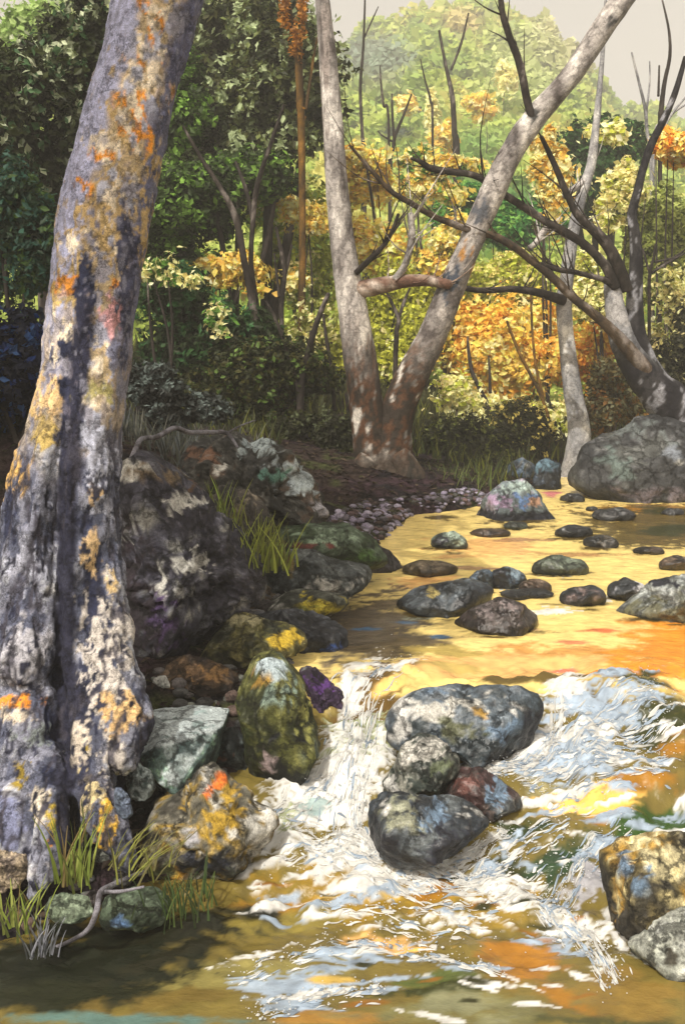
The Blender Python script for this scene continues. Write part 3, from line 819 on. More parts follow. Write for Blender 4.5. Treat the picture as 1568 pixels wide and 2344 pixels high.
rock('long dark ridge boulder edged with blue-grey lichen below the undergrowth',
     [(380, 1110), (430, 1010), (520, 985), (600, 1005), (660, 1040), (710, 1090), (745, 1140), (765, 1180), (740, 1215), (660, 1235), (560, 1260), (450, 1240)], 5.7,
     [(.35, C(.035, .036, .035)), (.3, C(.07, .068, .06)), (.2, C(.12, .12, .11)), (.15, C(.16, .11, .08))],
     [(C(.36, .42, .45), 690, 1090, 55, 40, .62), (C(.38, .45, .47), 600, 1018, 40, 20, .6), (C(.14, .30, .25), 635, 1085, 28, 12, .65), (C(.34, .33, .36), 745, 1165, 22, 22, .6), (C(.15, .08, .05), 450, 1040, 50, 26, .5), (gW * .9, 520, 1060, 18, 16, .5), (gW * .8, 480, 1160, 60, 30, .3)], seed=61, group=G_BANK, depth=.9, ns=3.0, rough=.09, sub=6)
rock('flat-topped mossy green boulder with rust spots under the ridge boulder', [(610, 1240), (640, 1212), (700, 1203), (790, 1198), (850, 1228), (892, 1285), (865, 1312), (760, 1305), (640, 1290)], 5.5,
     [(.3, C(.025, .045, .018)), (.4, C(.05, .085, .035)), (.3, C(.14, .20, .13))], [(C(.20, .27, .19), 740, 1225, 70, 14, .5), (C(.10, .025, .02), 700, 1243, 60, 10, .5), (C(.06, .12, .03), 850, 1275, 34, 26, .6)], seed=62, group=G_BANK)
rock('blue-grey craggy boulder directly below the mossy green boulder', [(590, 1350), (625, 1290), (660, 1258), (720, 1262), (780, 1290), (845, 1300), (862, 1340), (800, 1375), (700, 1395), (620, 1385)], 5.05,
     [(.3, C(.04, .05, .05)), (.35, C(.085, .10, .105)), (.35, C(.15, .17, .17))], [(C(.20, .15, .05), 665, 1285, 20, 24, .5), (gW * .7, 780, 1330, 50, 22, .45), (gW, 700, 1350, 40, 14, .4)], seed=63, group=G_BANK, ns=2.8)
rock('low rock splashed with bright yellow moss beside the gravel', [(600, 1395), (650, 1362), (720, 1350), (790, 1368), (800, 1390), (750, 1418), (680, 1425), (620, 1412)], 4.8,
     [(.5, C(.05, .055, .04)), (.5, C(.14, .15, .12))], [(C(.55, .45, .04), 730, 1385, 44, 18, .7), (C(.22, .22, .03), 690, 1395, 60, 16, .5), (gW, 640, 1378, 30, 12, .5)], seed=64, group=G_BANK, sub=4)
rock('small lilac-grey upright stone by the grass tuft on the bank', [(545, 1345), (555, 1315), (575, 1300), (598, 1318), (605, 1350), (575, 1362)], 4.75, [(.4, C(.13, .14, .17)), (.6, C(.26, .27, .31))], seed=65, group=G_BANK, sub=4, name='stone', cat='stone')
rock('arched olive boulder with yellow moss along its back', [(455, 1510), (480, 1470), (510, 1435), (555, 1402), (625, 1427), (690, 1452), (710, 1479), (695, 1508), (625, 1500), (575, 1530), (540, 1560), (475, 1550)], 4.15,
     [(.35, C(.03, .033, .012)), (.35, C(.085, .08, .02)), (.3, C(.20, .18, .06))], [(C(.52, .36, .03), 650, 1462, 50, 18, .65), (C(.30, .28, .16), 545, 1420, 50, 16, .6), (C(.03, .03, .012), 510, 1520, 60, 30, .7)], seed=66, group=G_BANK)
rock('dark slate rock half covered by silt behind the arched boulder', [(570, 1420), (640, 1400), (720, 1410), (790, 1440), (800, 1500), (760, 1545), (700, 1530), (640, 1470)], 4.45, [(.4, C(.03, .034, .045)), (.4, C(.07, .08, .10)), (.2, C(.15, .16, .19))], [(C(.04, .09, .3), 750, 1475, 20, 8, .7), (C(.12, .07, .03), 755, 1510, 34, 12, .6)], seed=67, group=G_BANK)
rock('rust-brown boulder in the hollow beside the sycamore root', [(335, 1570), (370, 1535), (420, 1510), (470, 1508), (548, 1545), (545, 1585), (520, 1625), (440, 1640), (370, 1625)], 3.95,
     [(.45, C(.04, .025, .018)), (.35, C(.10, .06, .03)), (.2, C(.20, .12, .06))], [(C(.25, .14, .05), 500, 1535, 44, 16, .6)], seed=68, group=G_BANK)
rock('small white angular stone in the dark hollow by the root', [(349, 1560), (362, 1548), (380, 1548), (388, 1572), (372, 1575)], 3.66, [(1, C(.6, .6, .56)), (.3, C(.5, .5, .46))], seed=69, group=G_BANK, sub=3, name='stone', cat='stone', rough=.02)
rock('deep violet rock between the mossy upright boulder and the cascade', [(678, 1530), (720, 1535), (760, 1560), (788, 1590), (800, 1640), (760, 1680), (725, 1650), (700, 1590)], 3.95,
     [(.5, C(.025, .014, .03)), (.5, C(.05, .028, .07))], [(C(.085, .028, .16), 740, 1562, 40, 16, .6), (C(.16, .10, .04), 770, 1630, 26, 16, .6), (gL, 695, 1535, 10, 8, .6)], seed=70, group=G_BANK)
rock('tall mossy boulder with a pale blue top beside the white water', [(535, 1640), (545, 1570), (570, 1530), (592, 1507), (630, 1499), (665, 1529), (700, 1580), (722, 1650), (734, 1725), (700, 1785), (620, 1822), (575, 1800), (555, 1720)], 3.55,
     [(.3, C(.03, .036, .010)), (.3, C(.09, .095, .02)), (.2, C(.22, .22, .06)), (.2, C(.11, .14, .10))],
     [(C(.40, .48, .52), 620, 1522, 34, 24, .9), (OCH * .8, 600, 1550, 22, 14, .7), (C(.20, .27, .22), 640, 1580, 40, 40, .5), (C(.42, .33, .33), 618, 1740, 20, 30, .75), (DKB, 640, 1670, 18, 10, .6), (DKB, 690, 1680, 22, 10, .6), (C(.012, .014, .010), 690, 1775, 70, 34, .9), (C(.36, .36, .10), 700, 1640, 22, 50, .5), (C(.03, .04, .010), 560, 1690, 30, 80, .55)], seed=71, group=G_BANK, depth=.7, rough=.035)  # darkest spot at the lower right is painted shade
def block(label, pts, cols_by_face, seed, group, name='boulder', cat='boulder', jag=.006):
    """angular stone: the hull of the given corners, edges worn, faces split along cleavage"""
    bm = bmesh.new()
    for p in pts:
        bm.verts.new(P(*p))
    r_ = bmesh.ops.convex_hull(bm, input=bm.verts)
    bmesh.ops.dissolve_limit(bm, angle_limit=.12, verts=bm.verts, edges=bm.edges)
    bmesh.ops.bevel(bm, geom=list(bm.edges), offset=.012, segments=2, affect='EDGES', profile=.6)
    bmesh.ops.triangulate(bm, faces=bm.faces)
    for _ in range(5):
        lng = [e for e in bm.edges if e.calc_length() > .012]
        if not lng: break
        bmesh.ops.subdivide_edges(bm, edges=lng, cuts=1)
        bmesh.ops.triangulate(bm, faces=[f for f in bm.faces if len(f.verts) > 3])
    bmesh.ops.recalc_face_normals(bm, faces=bm.faces)
    bm.normal_update()
    V = np.array([v.co[:] for v in bm.verts])
    N = np.array([v.normal[:] for v in bm.verts])
    Fc = [tuple(v.index for v in f.verts) for f in bm.faces] if bm.verts.index_update() is None else []
    bm.free()
    V = V + N * ((fbm(V * 14, 4, seed) - .5) * jag * 3 + (fbm(V * 50, 3, seed + 1) - .5) * jag)[:, None]
    n = np.clip((fbm(V * np.array([16, 16, 30]), 5, seed + 2, .6) - .5) * 2.6 + .5, 0, 1)
    side, topc = cols_by_face
    c = pick(side, n)
    up = sstep(.35, .6, N[:, 2] + (n - .5) * .3)[:, None]
    c = c * (1 - up) + pick(topc, n) * up
    o = mk(name, V, Fc, M_ROCK, col=c, origin=(V[:, 0].mean(), V[:, 1].mean(), V[:, 2].min()))
    return tag(o, label, cat, group)
block('angular teal slate block with a flat pale top beside the sycamore root',
      [(343, 1622, 3.62), (440, 1612, 3.72), (528, 1622, 3.62), (512, 1660, 3.45), (372, 1700, 3.26), (318, 1728, 3.28), (365, 1795, 3.22), (402, 1822, 3.20), (478, 1765, 3.40), (350, 1800, 3.75), (500, 1770, 3.8)],
      ([(.35, C(.03, .05, .05)), (.3, C(.07, .11, .10)), (.2, C(.13, .22, .15)), (.15, C(.32, .38, .38))], [(.15, C(.22, .28, .28)), (.85, C(.36, .41, .42))]), 72, G_BANK)
rock('small teal stone with pale speckles under the slate block', [(285, 1800), (290, 1765), (315, 1742), (345, 1778), (354, 1812), (335, 1838), (300, 1825)], 3.22, [(.35, C(.06, .09, .09)), (.65, C(.36, .42, .42))], seed=73, group=G_BANK, sub=4, name='stone', cat='stone')
rock('small cream and olive knob of stone against the sycamore root', [(253, 1745), (268, 1722), (295, 1724), (309, 1748), (295, 1772), (265, 1775)], 3.12, [(.35, C(.18, .15, .04)), (.65, C(.44, .43, .36))], seed=74, group=G_BANK, sub=4, name='stone', cat='stone')
rock('slim blue-grey stone standing beside the ochre root', [(258, 1830), (262, 1806), (275, 1800), (298, 1828), (304, 1865), (285, 1882), (268, 1870)], 3.02, [(.5, C(.10, .13, .20)), (.5, C(.17, .22, .31))], seed=75, group=G_BANK, sub=4, name='stone', cat='stone')
rock('dark wet stone between the slate block and the white water', [(470, 1760), (490, 1690), (530, 1660), (570, 1720), (580, 1790), (540, 1800)], 3.6, [(.5, C(.03, .04, .045)), (.5, C(.07, .09, .09))], [(C(.12, .05, .03), 510, 1725, 20, 10, .6)], seed=76, group=G_BANK, sub=4)
rock('broad boulder with ochre and orange lichen at the water edge, left',
     [(318, 1935), (345, 1860), (415, 1822), (465, 1752), (525, 1788), (575, 1818), (638, 1880), (636, 1905), (585, 1960), (535, 2000), (500, 2050), (450, 2035), (380, 2028), (325, 1990)], 3.18,
     [(.25, C(.07, .065, .05)), (.25, C(.17, .16, .12)), (.25, C(.32, .22, .05)), (.25, C(.38, .37, .33))],
     [(C(.40, .26, .03), 520, 1850, 80, 50, .55), (C(.85, .20, .03), 492, 1788, 18, 10, .85), (gW, 600, 1880, 50, 50, .6), (C(.03, .034, .05), 470, 1945, 60, 30, .8), (C(.55, .30, .03), 405, 1990, 26, 28, .85), (C(.58, .60, .56), 470, 2020, 50, 26, .85), (C(.15, .17, .07), 370, 1960, 40, 40, .6), (gW, 480, 1770, 26, 16, .6), (C(.04, .045, .035), 555, 1975, 40, 26, .7), (C(.35, .35, .38), 440, 1875, 26, 20, .55)], seed=77, group=G_BANK, depth=.7, ns=3.0)  # dark spots low on the boulder are painted shade
rock('pale mossy egg-shaped stone at the water edge under the grass', [(95, 2090), (110, 2060), (152, 2050), (200, 2062), (215, 2092), (190, 2118), (140, 2120)], 2.86, [(.4, C(.10, .14, .09)), (.6, C(.26, .33, .23))], seed=78, group=G_BANK, sub=4, name='stone', cat='stone')
rock('dark mossy stone with a blue patch at the water edge', [(228, 2100), (245, 2056), (300, 2040), (360, 2050), (392, 2085), (380, 2120), (300, 2135), (240, 2130)], 2.88, [(.5, C(.04, .06, .035)), (.5, C(.10, .14, .09))], [(C(.13, .24, .46), 285, 2098, 22, 10, .8), (C(.20, .22, .08), 280, 2118, 60, 8, .6)], seed=79, group=G_BANK, sub=4, name='stone', cat='stone')
rock('round beige stone at the left edge by the sycamore root', [(-40, 1990), (-10, 1945), (30, 1936), (62, 1955), (72, 1990), (52, 2025), (10, 2040), (-30, 2030)], 2.95, [(.3, C(.20, .16, .13)), (.7, C(.42, .34, .24))], seed=80, group=G_BANK, name='stone', cat='stone')

# gravel bank by the forked tree: loose pebbles nobody could count
def pebbles(name, n, region, palette, rmin, rmax, seed):
    rng = np.random.RandomState(seed)
    U, Fc = ico(2)
    parts, fs, cs, k = [], [], [], 0
    for i in range(n):
        x, y = region(rng)
        z = float(terrain(np.array([x]), np.array([y]))[0])
        r = rng.uniform(rmin, rmax)
        s = np.array([1, rng.uniform(.7, 1), rng.uniform(.45, .8)]) * r
        v = U * s * (1 + .25 * (vnoise(U * 1.6 + i * 3.3)[:, None] - .5))
        parts.append(v + np.array([x, y, z + s[2] * .25]))
        fs.append(Fc + k)
        k += len(U)
        cs.append(np.tile(palette[rng.randint(len(palette))] * rng.uniform(.75, 1.2), (len(U), 1)))
    o = mk(name, np.concatenate(parts), np.concatenate(fs), M_ROCK, col=np.concatenate(cs))
    return tag(o, kind='stuff')
def bank_strip(y0, y1, w0, w1):
    def f(rng):
        y = rng.uniform(y0, y1)
        return float(xl(y)) - rng.uniform(w0, w1), y
    return f
pebbles('bank_gravel', 900, bank_strip(6.0, 8.3, -.12, .55), [C(.17, .15, .21), C(.09, .08, .10), C(.08, .05, .05), C(.25, .23, .30), C(.05, .05, .045)], .010, .038, 4)
pebbles('shore_gravel', 420, bank_strip(4.1, 6.0, -.12, .5), [C(.10, .10, .11), C(.17, .16, .16), C(.06, .05, .05), C(.13, .10, .07)], .015, .06, 5)
pebbles('bank_pebbles', 260, bank_strip(2.7, 4.1, -.05, .8), [C(.10, .09, .09), C(.05, .05, .05), C(.09, .06, .05), C(.14, .15, .13)], .01, .04, 6)

# ------------------------------------------------------------------ the big mottled sycamore
SY = 3.35
tr = thing('sycamore_tree', 'huge leaning sycamore with mottled orange, cream and grey bark, left foreground', 'tree', P(170, 1990, SY))
prof = [(-420, 325, 560), (-200, 300, 515), (0, 262, 465), (100, 238, 430), (200, 213, 408), (330, 172, 382), (500, 135, 346), (600, 124, 326), (720, 110, 306), (850, 98, 295), (920, 82, 286), (1000, 58, 280), (1060, 30, 277), (1150, 10, 275), (1300, 5, 279), (1420, 0, 282), (1520, -10, 292), (1620, -20, 300), (1720, -30, 290), (1900, -40, 280), (2060, -40, 270)]
pr = np.array(prof, float)
pyv = np.linspace(-420, 2060, 240)
xlv, xrv = np.interp(pyv, pr[:, 0], pr[:, 1]), np.interp(pyv, pr[:, 0], pr[:, 2])
ker = np.ones(9) / 9
xlv = np.convolve(np.pad(xlv, 4, mode='edge'), ker, 'valid')
xrv = np.convolve(np.pad(xrv, 4, mode='edge'), ker, 'valid')
sides = 96
th = np.linspace(0, 2 * math.pi, sides, endpoint=False)
rows = []
for y_, a, b in zip(pyv, xlv, xrv):
    c_, h_ = (a + b) / 2 / 1.0, (b - a) / 2
    gx = float(np.interp(y_, [550, 700, 900, 1100, 1400, 1900], [195, 195, 175, 155, 152, 155]))      # the seam between the two fused stems
    gd = float(np.interp(y_, [550, 750, 1000, 1200, 1700], [0, .12, .28, .44, .55]))
    cx3, hw3 = (c_ - CX) / F * SY, h_ / F * SY
    u = np.cos(th)
    s = np.sin(th)
    ug = (gx - c_) / h_
    front = np.clip(-s, 0, 1)
    g = gd * np.exp(-((u - ug) / .16) ** 2) * (front > 0)
    g2 = .05 * np.exp(-((u - ug - .45) / .1) ** 2) * (y_ > 900) + .06 * np.exp(-((u - ug + .5) / .12) ** 2) * (y_ > 1000)
    x_ = cx3 + u * hw3
    yy = SY + s * hw3 * .92 * (1 - g - g2)
    rows.append(np.stack([x_, yy, np.full(sides, CZ - (y_ - CY) / F * SY)], -1))
TV = np.concatenate(rows)
i = np.arange(240 * sides).reshape(240, sides)
TQ = np.stack([i[:-1], i[1:], np.roll(i, -1, 1)[1:], np.roll(i, -1, 1)[:-1]], -1).reshape(-1, 4)
cap0 = tuple(range(sides))
cap1 = tuple(range(239 * sides, 240 * sides))[::-1]
parts = [(TV, [tuple(q) for q in TQ.tolist()] + [cap0, cap1])]
def IP(seq, Y=SY):
    return [tuple(P(a, b, y if (y := (r[1] if isinstance(r, tuple) else Y)) else Y)) + (((r[0] if isinstance(r, tuple) else r) / F * Y),) for a, b, r in seq]
# (x, y, (half width, depth)) chains: buttresses and surface roots swelling out of the butt
roots = [
    [(225, 1250, (50, 3.30)), (232, 1400, (56, 3.26)), (240, 1540, (66, 3.20)), (270, 1630, (72, 3.16)), (278, 1690, (60, 3.14)), (262, 1750, (40, 3.12))],
    [(215, 1500, (50, 3.20)), (205, 1620, (52, 3.14)), (200, 1720, (46, 3.10)), (215, 1790, (34, 3.08)), (232, 1800, (22, 3.08))],
    [(190, 1700, (36, 3.16)), (205, 1800, (42, 3.06)), (240, 1880, (46, 3.02)), (275, 1950, (32, 3.0)), (295, 1990, (18, 3.0))],
    [(60, 1250, (70, 3.28)), (60, 1400, (75, 3.22)), (50, 1520, (72, 3.18)), (30, 1560, (55, 3.16))],
    [(50, 1560, (70, 3.25)), (60, 1640, (76, 3.16)), (40, 1720, (74, 3.12)), (0, 1780, (60, 3.1))],
    [(80, 1700, (50, 3.15)), (100, 1800, (50, 3.04)), (115, 1890, (40, 2.98)), (110, 1970, (34, 2.95)), (90, 2030, (24, 2.94)), (70, 2060, (14, 2.94))],
    [(30, 1760, (60, 3.1)), (40, 1860, (62, 3.02)), (40, 1930, (50, 2.99)), (80, 1990, (30, 2.98))],
]
for k_, ch in enumerate(roots):
    rw = []
    for a, b, (r, y) in ch:
        p = P(a, b, y)
        rw.append((p[0], p[1] + r / F * y * .35, p[2], r / F * y))
    parts.append(tube(rw, n=40, sides=20, lump=.10, seed=90 + k_))
V0, F0 = join(parts)
tmp = bpy.data.meshes.new('trunk_blank')
tmp.from_pydata(V0.tolist(), [], F0)
tob = bpy.data.objects.new('trunk_blank', tmp)
COL.objects.link(tob)
rm = tob.modifiers.new('r', 'REMESH')
rm.mode = 'VOXEL'
rm.voxel_size = 0.0085
sm = tob.modifiers.new('s', 'SMOOTH')
sm.factor = .5
sm.iterations = 6
dg = bpy.context.evaluated_depsgraph_get()
ev = tob.evaluated_get(dg)
em = ev.to_mesh()
tv = np.empty(len(em.vertices) * 3, np.float32)
em.vertices.foreach_get('co', tv)
tn = np.empty(len(em.vertices) * 3, np.float32)
em.vertices.foreach_get('normal', tn)
TVr, TN = tv.reshape(-1, 3).astype(float), tn.reshape(-1, 3).astype(float)
TF = [tuple(p.vertices) for p in em.polygons]
ev.to_mesh_clear()
bpy.data.objects.remove(tob)
bpy.data.meshes.remove(tmp)
dpx, dpy = proj(TVr)
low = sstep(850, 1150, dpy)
b1 = fbm(TVr * np.array([9, 9, 5]), 5, 41, .6)
b2 = fbm(TVr * np.array([22, 22, 11]), 4, 42, .6)
b3 = fbm(TVr * np.array([48, 48, 26]), 3, 43, .6)
fis = 1 - np.abs(2 * fbm(TVr * np.array([15, 15, 3.2]), 4, 47) - 1)
TVr = TVr - TN * (sstep(.84, .99, fis) * (.0015 + .006 * low))[:, None]
TVr = TVr + TN * (((b1 - .5) * (.03 + .022 * low) + (b2 - .5) * (.008 + .014 * low) + sstep(.52, .58, b2) * .004))[:, None]
gl, gr = np.interp(dpy, pyv, xlv), np.interp(dpy, pyv, xrv)
un = np.clip((dpx - gl) / (gr - gl), 0, 1)
LAV, LAVD, TAN, CRM, DBK = C(.30, .30, .38), C(.13, .13, .19), C(.42, .29, .12), C(.70, .58, .40), C(.026, .029, .052)
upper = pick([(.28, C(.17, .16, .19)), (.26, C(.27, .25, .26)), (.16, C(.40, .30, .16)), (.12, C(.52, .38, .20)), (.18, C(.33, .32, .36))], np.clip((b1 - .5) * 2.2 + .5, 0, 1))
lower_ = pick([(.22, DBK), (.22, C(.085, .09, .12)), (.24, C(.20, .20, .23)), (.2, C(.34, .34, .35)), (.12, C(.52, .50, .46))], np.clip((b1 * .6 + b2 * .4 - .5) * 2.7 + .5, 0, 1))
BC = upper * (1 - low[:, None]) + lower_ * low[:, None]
def bark_patch(col, mask):
    global BC
    m = np.clip(mask, 0, 1)[:, None]
    BC = BC * (1 - m) + np.asarray(col) * m
# lilac light painted up the left flank, dark shade painted up the right flank
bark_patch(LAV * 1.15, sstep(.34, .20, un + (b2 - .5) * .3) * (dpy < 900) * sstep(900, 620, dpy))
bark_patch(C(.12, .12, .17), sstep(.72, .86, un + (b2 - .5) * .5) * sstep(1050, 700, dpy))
def spot(col, cx, cy, rx, ry, cov=.6, nz=None):
    d = np.hypot((dpx - cx) / rx, (dpy - cy) / ry)
    bark_patch(col, np.where((d < 1.9) & (TN[:, 1] < .3), sstep(.10, .24, cov * .92 - d * .6 + ((b2 * .55 + b3 * .45 if nz is None else nz) - .5) * 3.4), 0))
OB = C(.70, .27, .035)
spot(TAN, 290, 330, 90, 260, .45); spot(TAN, 250, 520, 90, 130, .75); spot(C(.45, .31, .10), 175, 650, 60, 50, .7)
for a in [(345, 60, 40, 70, .45), (320, 150, 50, 60, .4), (310, 220, 60, 50, .45), (320, 290, 22, 70, .8), (285, 300, 50, 30, .4), (240, 355, 46, 24, .6), (195, 425, 26, 30, .65), (165, 645, 34, 26, .7), (340, 20, 40, 30, .5), (270, 650, 26, 20, .5), (370, 50, 14, 40, .6)]:
    spot(OB if a[3] > 45 else OB * .9, *a)
for a in [(352, 20, 18, 16, .7), (330, 120, 30, 60, .35), (300, 190, 50, 70, .35), (345, 170, 16, 60, .6), (313, 180, 20, 20, .8), (262, 460, 20, 60, .5), (205, 530, 24, 14, .7), (260, 330, 90, 60, .28), (165, 560, 20, 20, .7), (155, 770, 60, 50, .6), (225, 830, 20, 70, .65), (215, 910, 40, 20, .6), (130, 800, 26, 60, .5)]:
    spot(CRM, *a)
for q in range(46):
    yq = 20 + q * 12.5
    xq = np.interp(yq, pyv, xlv) + np.interp(yq, pyv, xrv - xlv) * (.38 + .4 * ((q * 37) % 23) / 23)
    spot(CRM if q % 3 else C(.45, .44, .47), xq, yq, 9 + (q * 7) % 8, 12 + (q * 11) % 14, .62)
spot(C(.55, .28, .26), 253, 720, 32, 34, .9); spot(C(.60, .40, .18), 125, 920, 50, 60, .7); spot(C(.62, .38, .12), 25, 1080, 34, 50, .85); spot(C(.45, .32, .10), 110, 990, 40, 36, .6)
spot(DBK, 200, 690, 24, 110, .7); spot(DBK, 150, 800, 40, 40, .6); spot(DBK, 160, 960, 24, 120, .75); spot(C(.05, .05, .075), 290, 600, 26, 200, .7); spot(DBK, 230, 1090, 60, 40, .5)
spot(C(.33, .28, .10), 220, 890, 50, 30, .6)
for a in [(230, 1030, 36, 60, .75), (230, 1170, 40, 30, .6), (60, 1290, 46, 80, .6), (90, 1470, 60, 60, .8), (180, 1500, 24, 60, .6), (270, 1420, 24, 50, .6)]:
    spot(C(.42, .42, .46), *a)
spot(C(.62, .42, .20), 215, 1270, 22, 90, .75); spot(C(.66, .47, .22), 254, 1340, 12, 30, .85)
spot(C(.52, .46, .38), 238, 1540, 50, 150, .95); spot(C(.40, .38, .38), 60, 1480, 60, 70, .8); spot(C(.68, .44, .19), 275, 1640, 44, 40, .9); spot(C(.66, .56, .42), 195, 1690, 36, 50, .75)
spot(C(.035, .035, .05), 330, 1690, 30, 34, .9); spot(C(.36, .25, .04), 198, 1712, 10, 9, .9)
spot(C(.72, .26, .03), 45, 1610, 44, 18, .7); spot(C(.60, .50, .36), 40, 1640, 60, 22, .6); spot(C(.20, .22, .20), 80, 1680, 60, 30, .6)
spot(C(.62, .36, .04), 240, 1890, 26, 44, .85); spot(C(.60, .48, .24), 205, 1810, 26, 50, .7); spot(C(.30, .21, .03), 50, 1770, 24, 40, .8); spot(C(.66, .57, .42), 90, 1850, 24, 50, .8); spot(C(.42, .30, .04), 118, 1880, 16, 50, .6); spot(C(.7, .28, .04), 112, 1930, 7, 9, .9)
spot(C(.20, .21, .30), 30, 1880, 50, 60, .7); spot(C(.45, .42, .42), 110, 1980, 30, 40, .6)
# the seam itself is coloured darker than the bark beside it
seam = np.interp(dpy, [550, 700, 900, 1100, 1400, 1900], [195, 195, 175, 155, 152, 155])
bark_patch(C(.022, .022, .036), sstep(32, 14, np.abs(dpx - seam) + (b2 - .5) * 40) * sstep(600, 760, dpy) * (TN[:, 1] < .2))
bark_patch(np.array([.03, .03, .045]), sstep(.60, .66, b3) * low)
bark_patch(np.array([.05, .045, .055]), sstep(.90, .97, fis) * (.15 + .75 * low))
bark_patch(np.array([.24, .23, .26]), sstep(.60, .66, b3) * (1 - low) * .6)
bark_patch(np.array([.16, .14, .16]), sstep(.36, .30, b3) * (1 - low) * .5)
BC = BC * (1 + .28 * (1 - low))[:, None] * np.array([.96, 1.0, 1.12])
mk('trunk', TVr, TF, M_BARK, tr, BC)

# ------------------------------------------------------------------ other trees
def ipath(seq, Y0, Y1=None):
    """[(px, py, half width px)] at depth Y0 (to Y1 along the run) -> rows x,y,z,r"""
    n = len(seq)
    out = []
    for k, (a, b, r) in enumerate(seq):
        Y = Y0 if Y1 is None else Y0 + (Y1 - Y0) * k / (n - 1)
        p = P(a, b, Y)
        out.append((p[0], p[1], p[2], r / F * Y))
    return np.array(out)

def bark_cols(V, pal, sx=9, sz=4, seed=0, up=None):
    n = fbm(V * np.array([sx, sx, sz]), 5, seed, .6)
    n = np.clip((n - .5) * 2.6 + .5, 0, 1)
    return pick(pal, n)

def limb(name, parent, seq, Y0, Y1, pal, seed=0, sides=12, lump=.1, label=None, mat=None, fine=9):
    pth = ipath(seq, Y0, Y1)
    V, Fc = tube(pth, sides=sides, lump=lump, seed=seed)
    if name == 'branch':
        rg_ = np.random.RandomState(seed + 900)
        sp_ = smooth_path(pth, 60)
        tw = [(V, Fc)]
        for _ in range(max(3, len(seq) * 2)):
            k_ = rg_.randint(12, 59)
            p0, r0 = sp_[k_, :3], sp_[k_, 3]
            dr = sp_[min(k_ + 1, 59), :3] - sp_[k_ - 1, :3]
            dr = dr / (np.linalg.norm(dr) + 1e-9) * .7 + rg_.normal(size=3) * .5 + np.array([0, 0, .45])
            ln = rg_.uniform(.12, .42)
            p1 = p0 + dr * ln * .5
            p2 = p1 + (dr + rg_.normal(size=3) * .3 + np.array([0, 0, .2])) * ln * .5
            rr_ = min(r0 * .45, .010)
            tw.append(tube([tuple(p0) + (rr_,), tuple(p1) + (rr_ * .6,), tuple(p2) + (.002,)], n=7, sides=5, lump=.1, seed=k_))
        V, Fc = join(tw)
    o = mk(name, V, Fc, mat or M_BARK, parent, bark_cols(V, pal, fine, fine * .45, seed))
    if label: o['label'] = label
    return o

P_PALE = [(.15, C(.10, .09, .09)), (.25, C(.26, .24, .23)), (.35, C(.46, .43, .41)), (.25, C(.68, .64, .60))]
P_DBR = [(.45, C(.018, .014, .012)), (.4, C(.04, .032, .028)), (.15, C(.14, .12, .11))]
P_GRY = [(.2, C(.12, .12, .13)), (.4, C(.24, .24, .25)), (.4, C(.36, .35, .35))]
P_OBR = [(.4, C(.06, .035, .012)), (.4, C(.13, .07, .015)), (.2, C(.22, .11, .02))]

FY = 8.5
ft = thing('forked_tree', 'pale forked tree at the centre with two white stems and a rusty brown foot', 'tree', P(880, 1125, FY))
A = tube(ipath([(700, -330, 13), (718, -150, 15), (738, 0, 17), (760, 250, 23), (773, 450, 26), (790, 600, 30), (806, 700, 34), (828, 850, 38), (842, 950, 40), (855, 1040, 46), (862, 1110, 60), (862, 1190, 76)], FY), n=150, sides=40, lump=.09, seed=3, lscale=7)
B = tube(ipath([(1560, -200, 20), (1500, -100, 23), (1422, 0, 26), (1310, 168, 24), (1219, 275, 27), (1164, 360, 27), (1129, 435, 29), (1092, 520, 28), (1050, 620, 29), (1020, 690, 31), (988, 770, 33), (940, 865, 38), (908, 950, 40), (897, 1030, 48), (900, 1110, 58), (905, 1190, 70)], FY), n=190, sides=40, lump=.09, seed=4, lscale=7)
R1 = tube(ipath([(905, 1040, 30), (940, 1090, 32), (962, 1130, 22), (985, 1160, 14)], FY - .1), n=30, sides=24, lump=.12, seed=5)
R2 = tube(ipath([(850, 1050, 30), (815, 1100, 28), (790, 1135, 20), (770, 1160, 12)], FY - .1), n=30, sides=24, lump=.12, seed=6)
V, Fc = join([A, B, R1, R2])
fx, fy = proj(V)
n1 = fbm(V * np.array([8, 8, 3.2]), 5, 61, .6)
n2 = fbm(V * np.array([20, 20, 8]), 4, 62, .6)
top = pick([(.16, C(.10, .085, .08)), (.28, C(.22, .20, .19)), (.34, C(.38, .35, .33)), (.22, C(.62, .58, .54))], np.clip((n1 - .5) * 2.4 + .5, 0, 1))
foot = pick([(.42, C(.03, .023, .018)), (.28, C(.08, .04, .022)), (.18, C(.16, .15, .14)), (.12, C(.55, .51, .46))], np.clip((n1 * .4 + n2 * .6 - .5) * 3.4 + .5, 0, 1))
k = sstep(700, 880, fy + (n1 - .5) * 300)[:, None]
cc = top * (1 - k) + foot * k
k = sstep(1010, 1090, fy + (n2 - .5) * 120)[:, None]
cc = cc * (1 - k) + pick([(.5, C(.03, .028, .025)), (.3, C(.06, .045, .035)), (.2, C(.14, .13, .13))], n2) * k
for (cl, sx, sy, rx, ry, cv) in [(C(.30, .26, .24), 745, 150, 20, 260, .35), (C(.05, .05, .05), 1219, 268, 14, 12, .9), (C(.06, .06, .06), 1400, 50, 8, 8, .95), (C(.10, .09, .09), 1165, 330, 26, 60, .4), (C(.05, .06, .08), 1030, 640, 30, 50, .55), (C(.36, .18, .05), 1070, 600, 16, 60, .45), (C(.08, .085, .10), 1100, 480, 20, 30, .5)]:
    d = np.hypot((fx - sx) / rx, (fy - sy) / ry)
    m = np.where(d < 1.8, sstep(.1, .22, cv - d * .6 + (n2 - .5) * 2.4), 0)[:, None]
    cc = cc * (1 - m) + cl * m
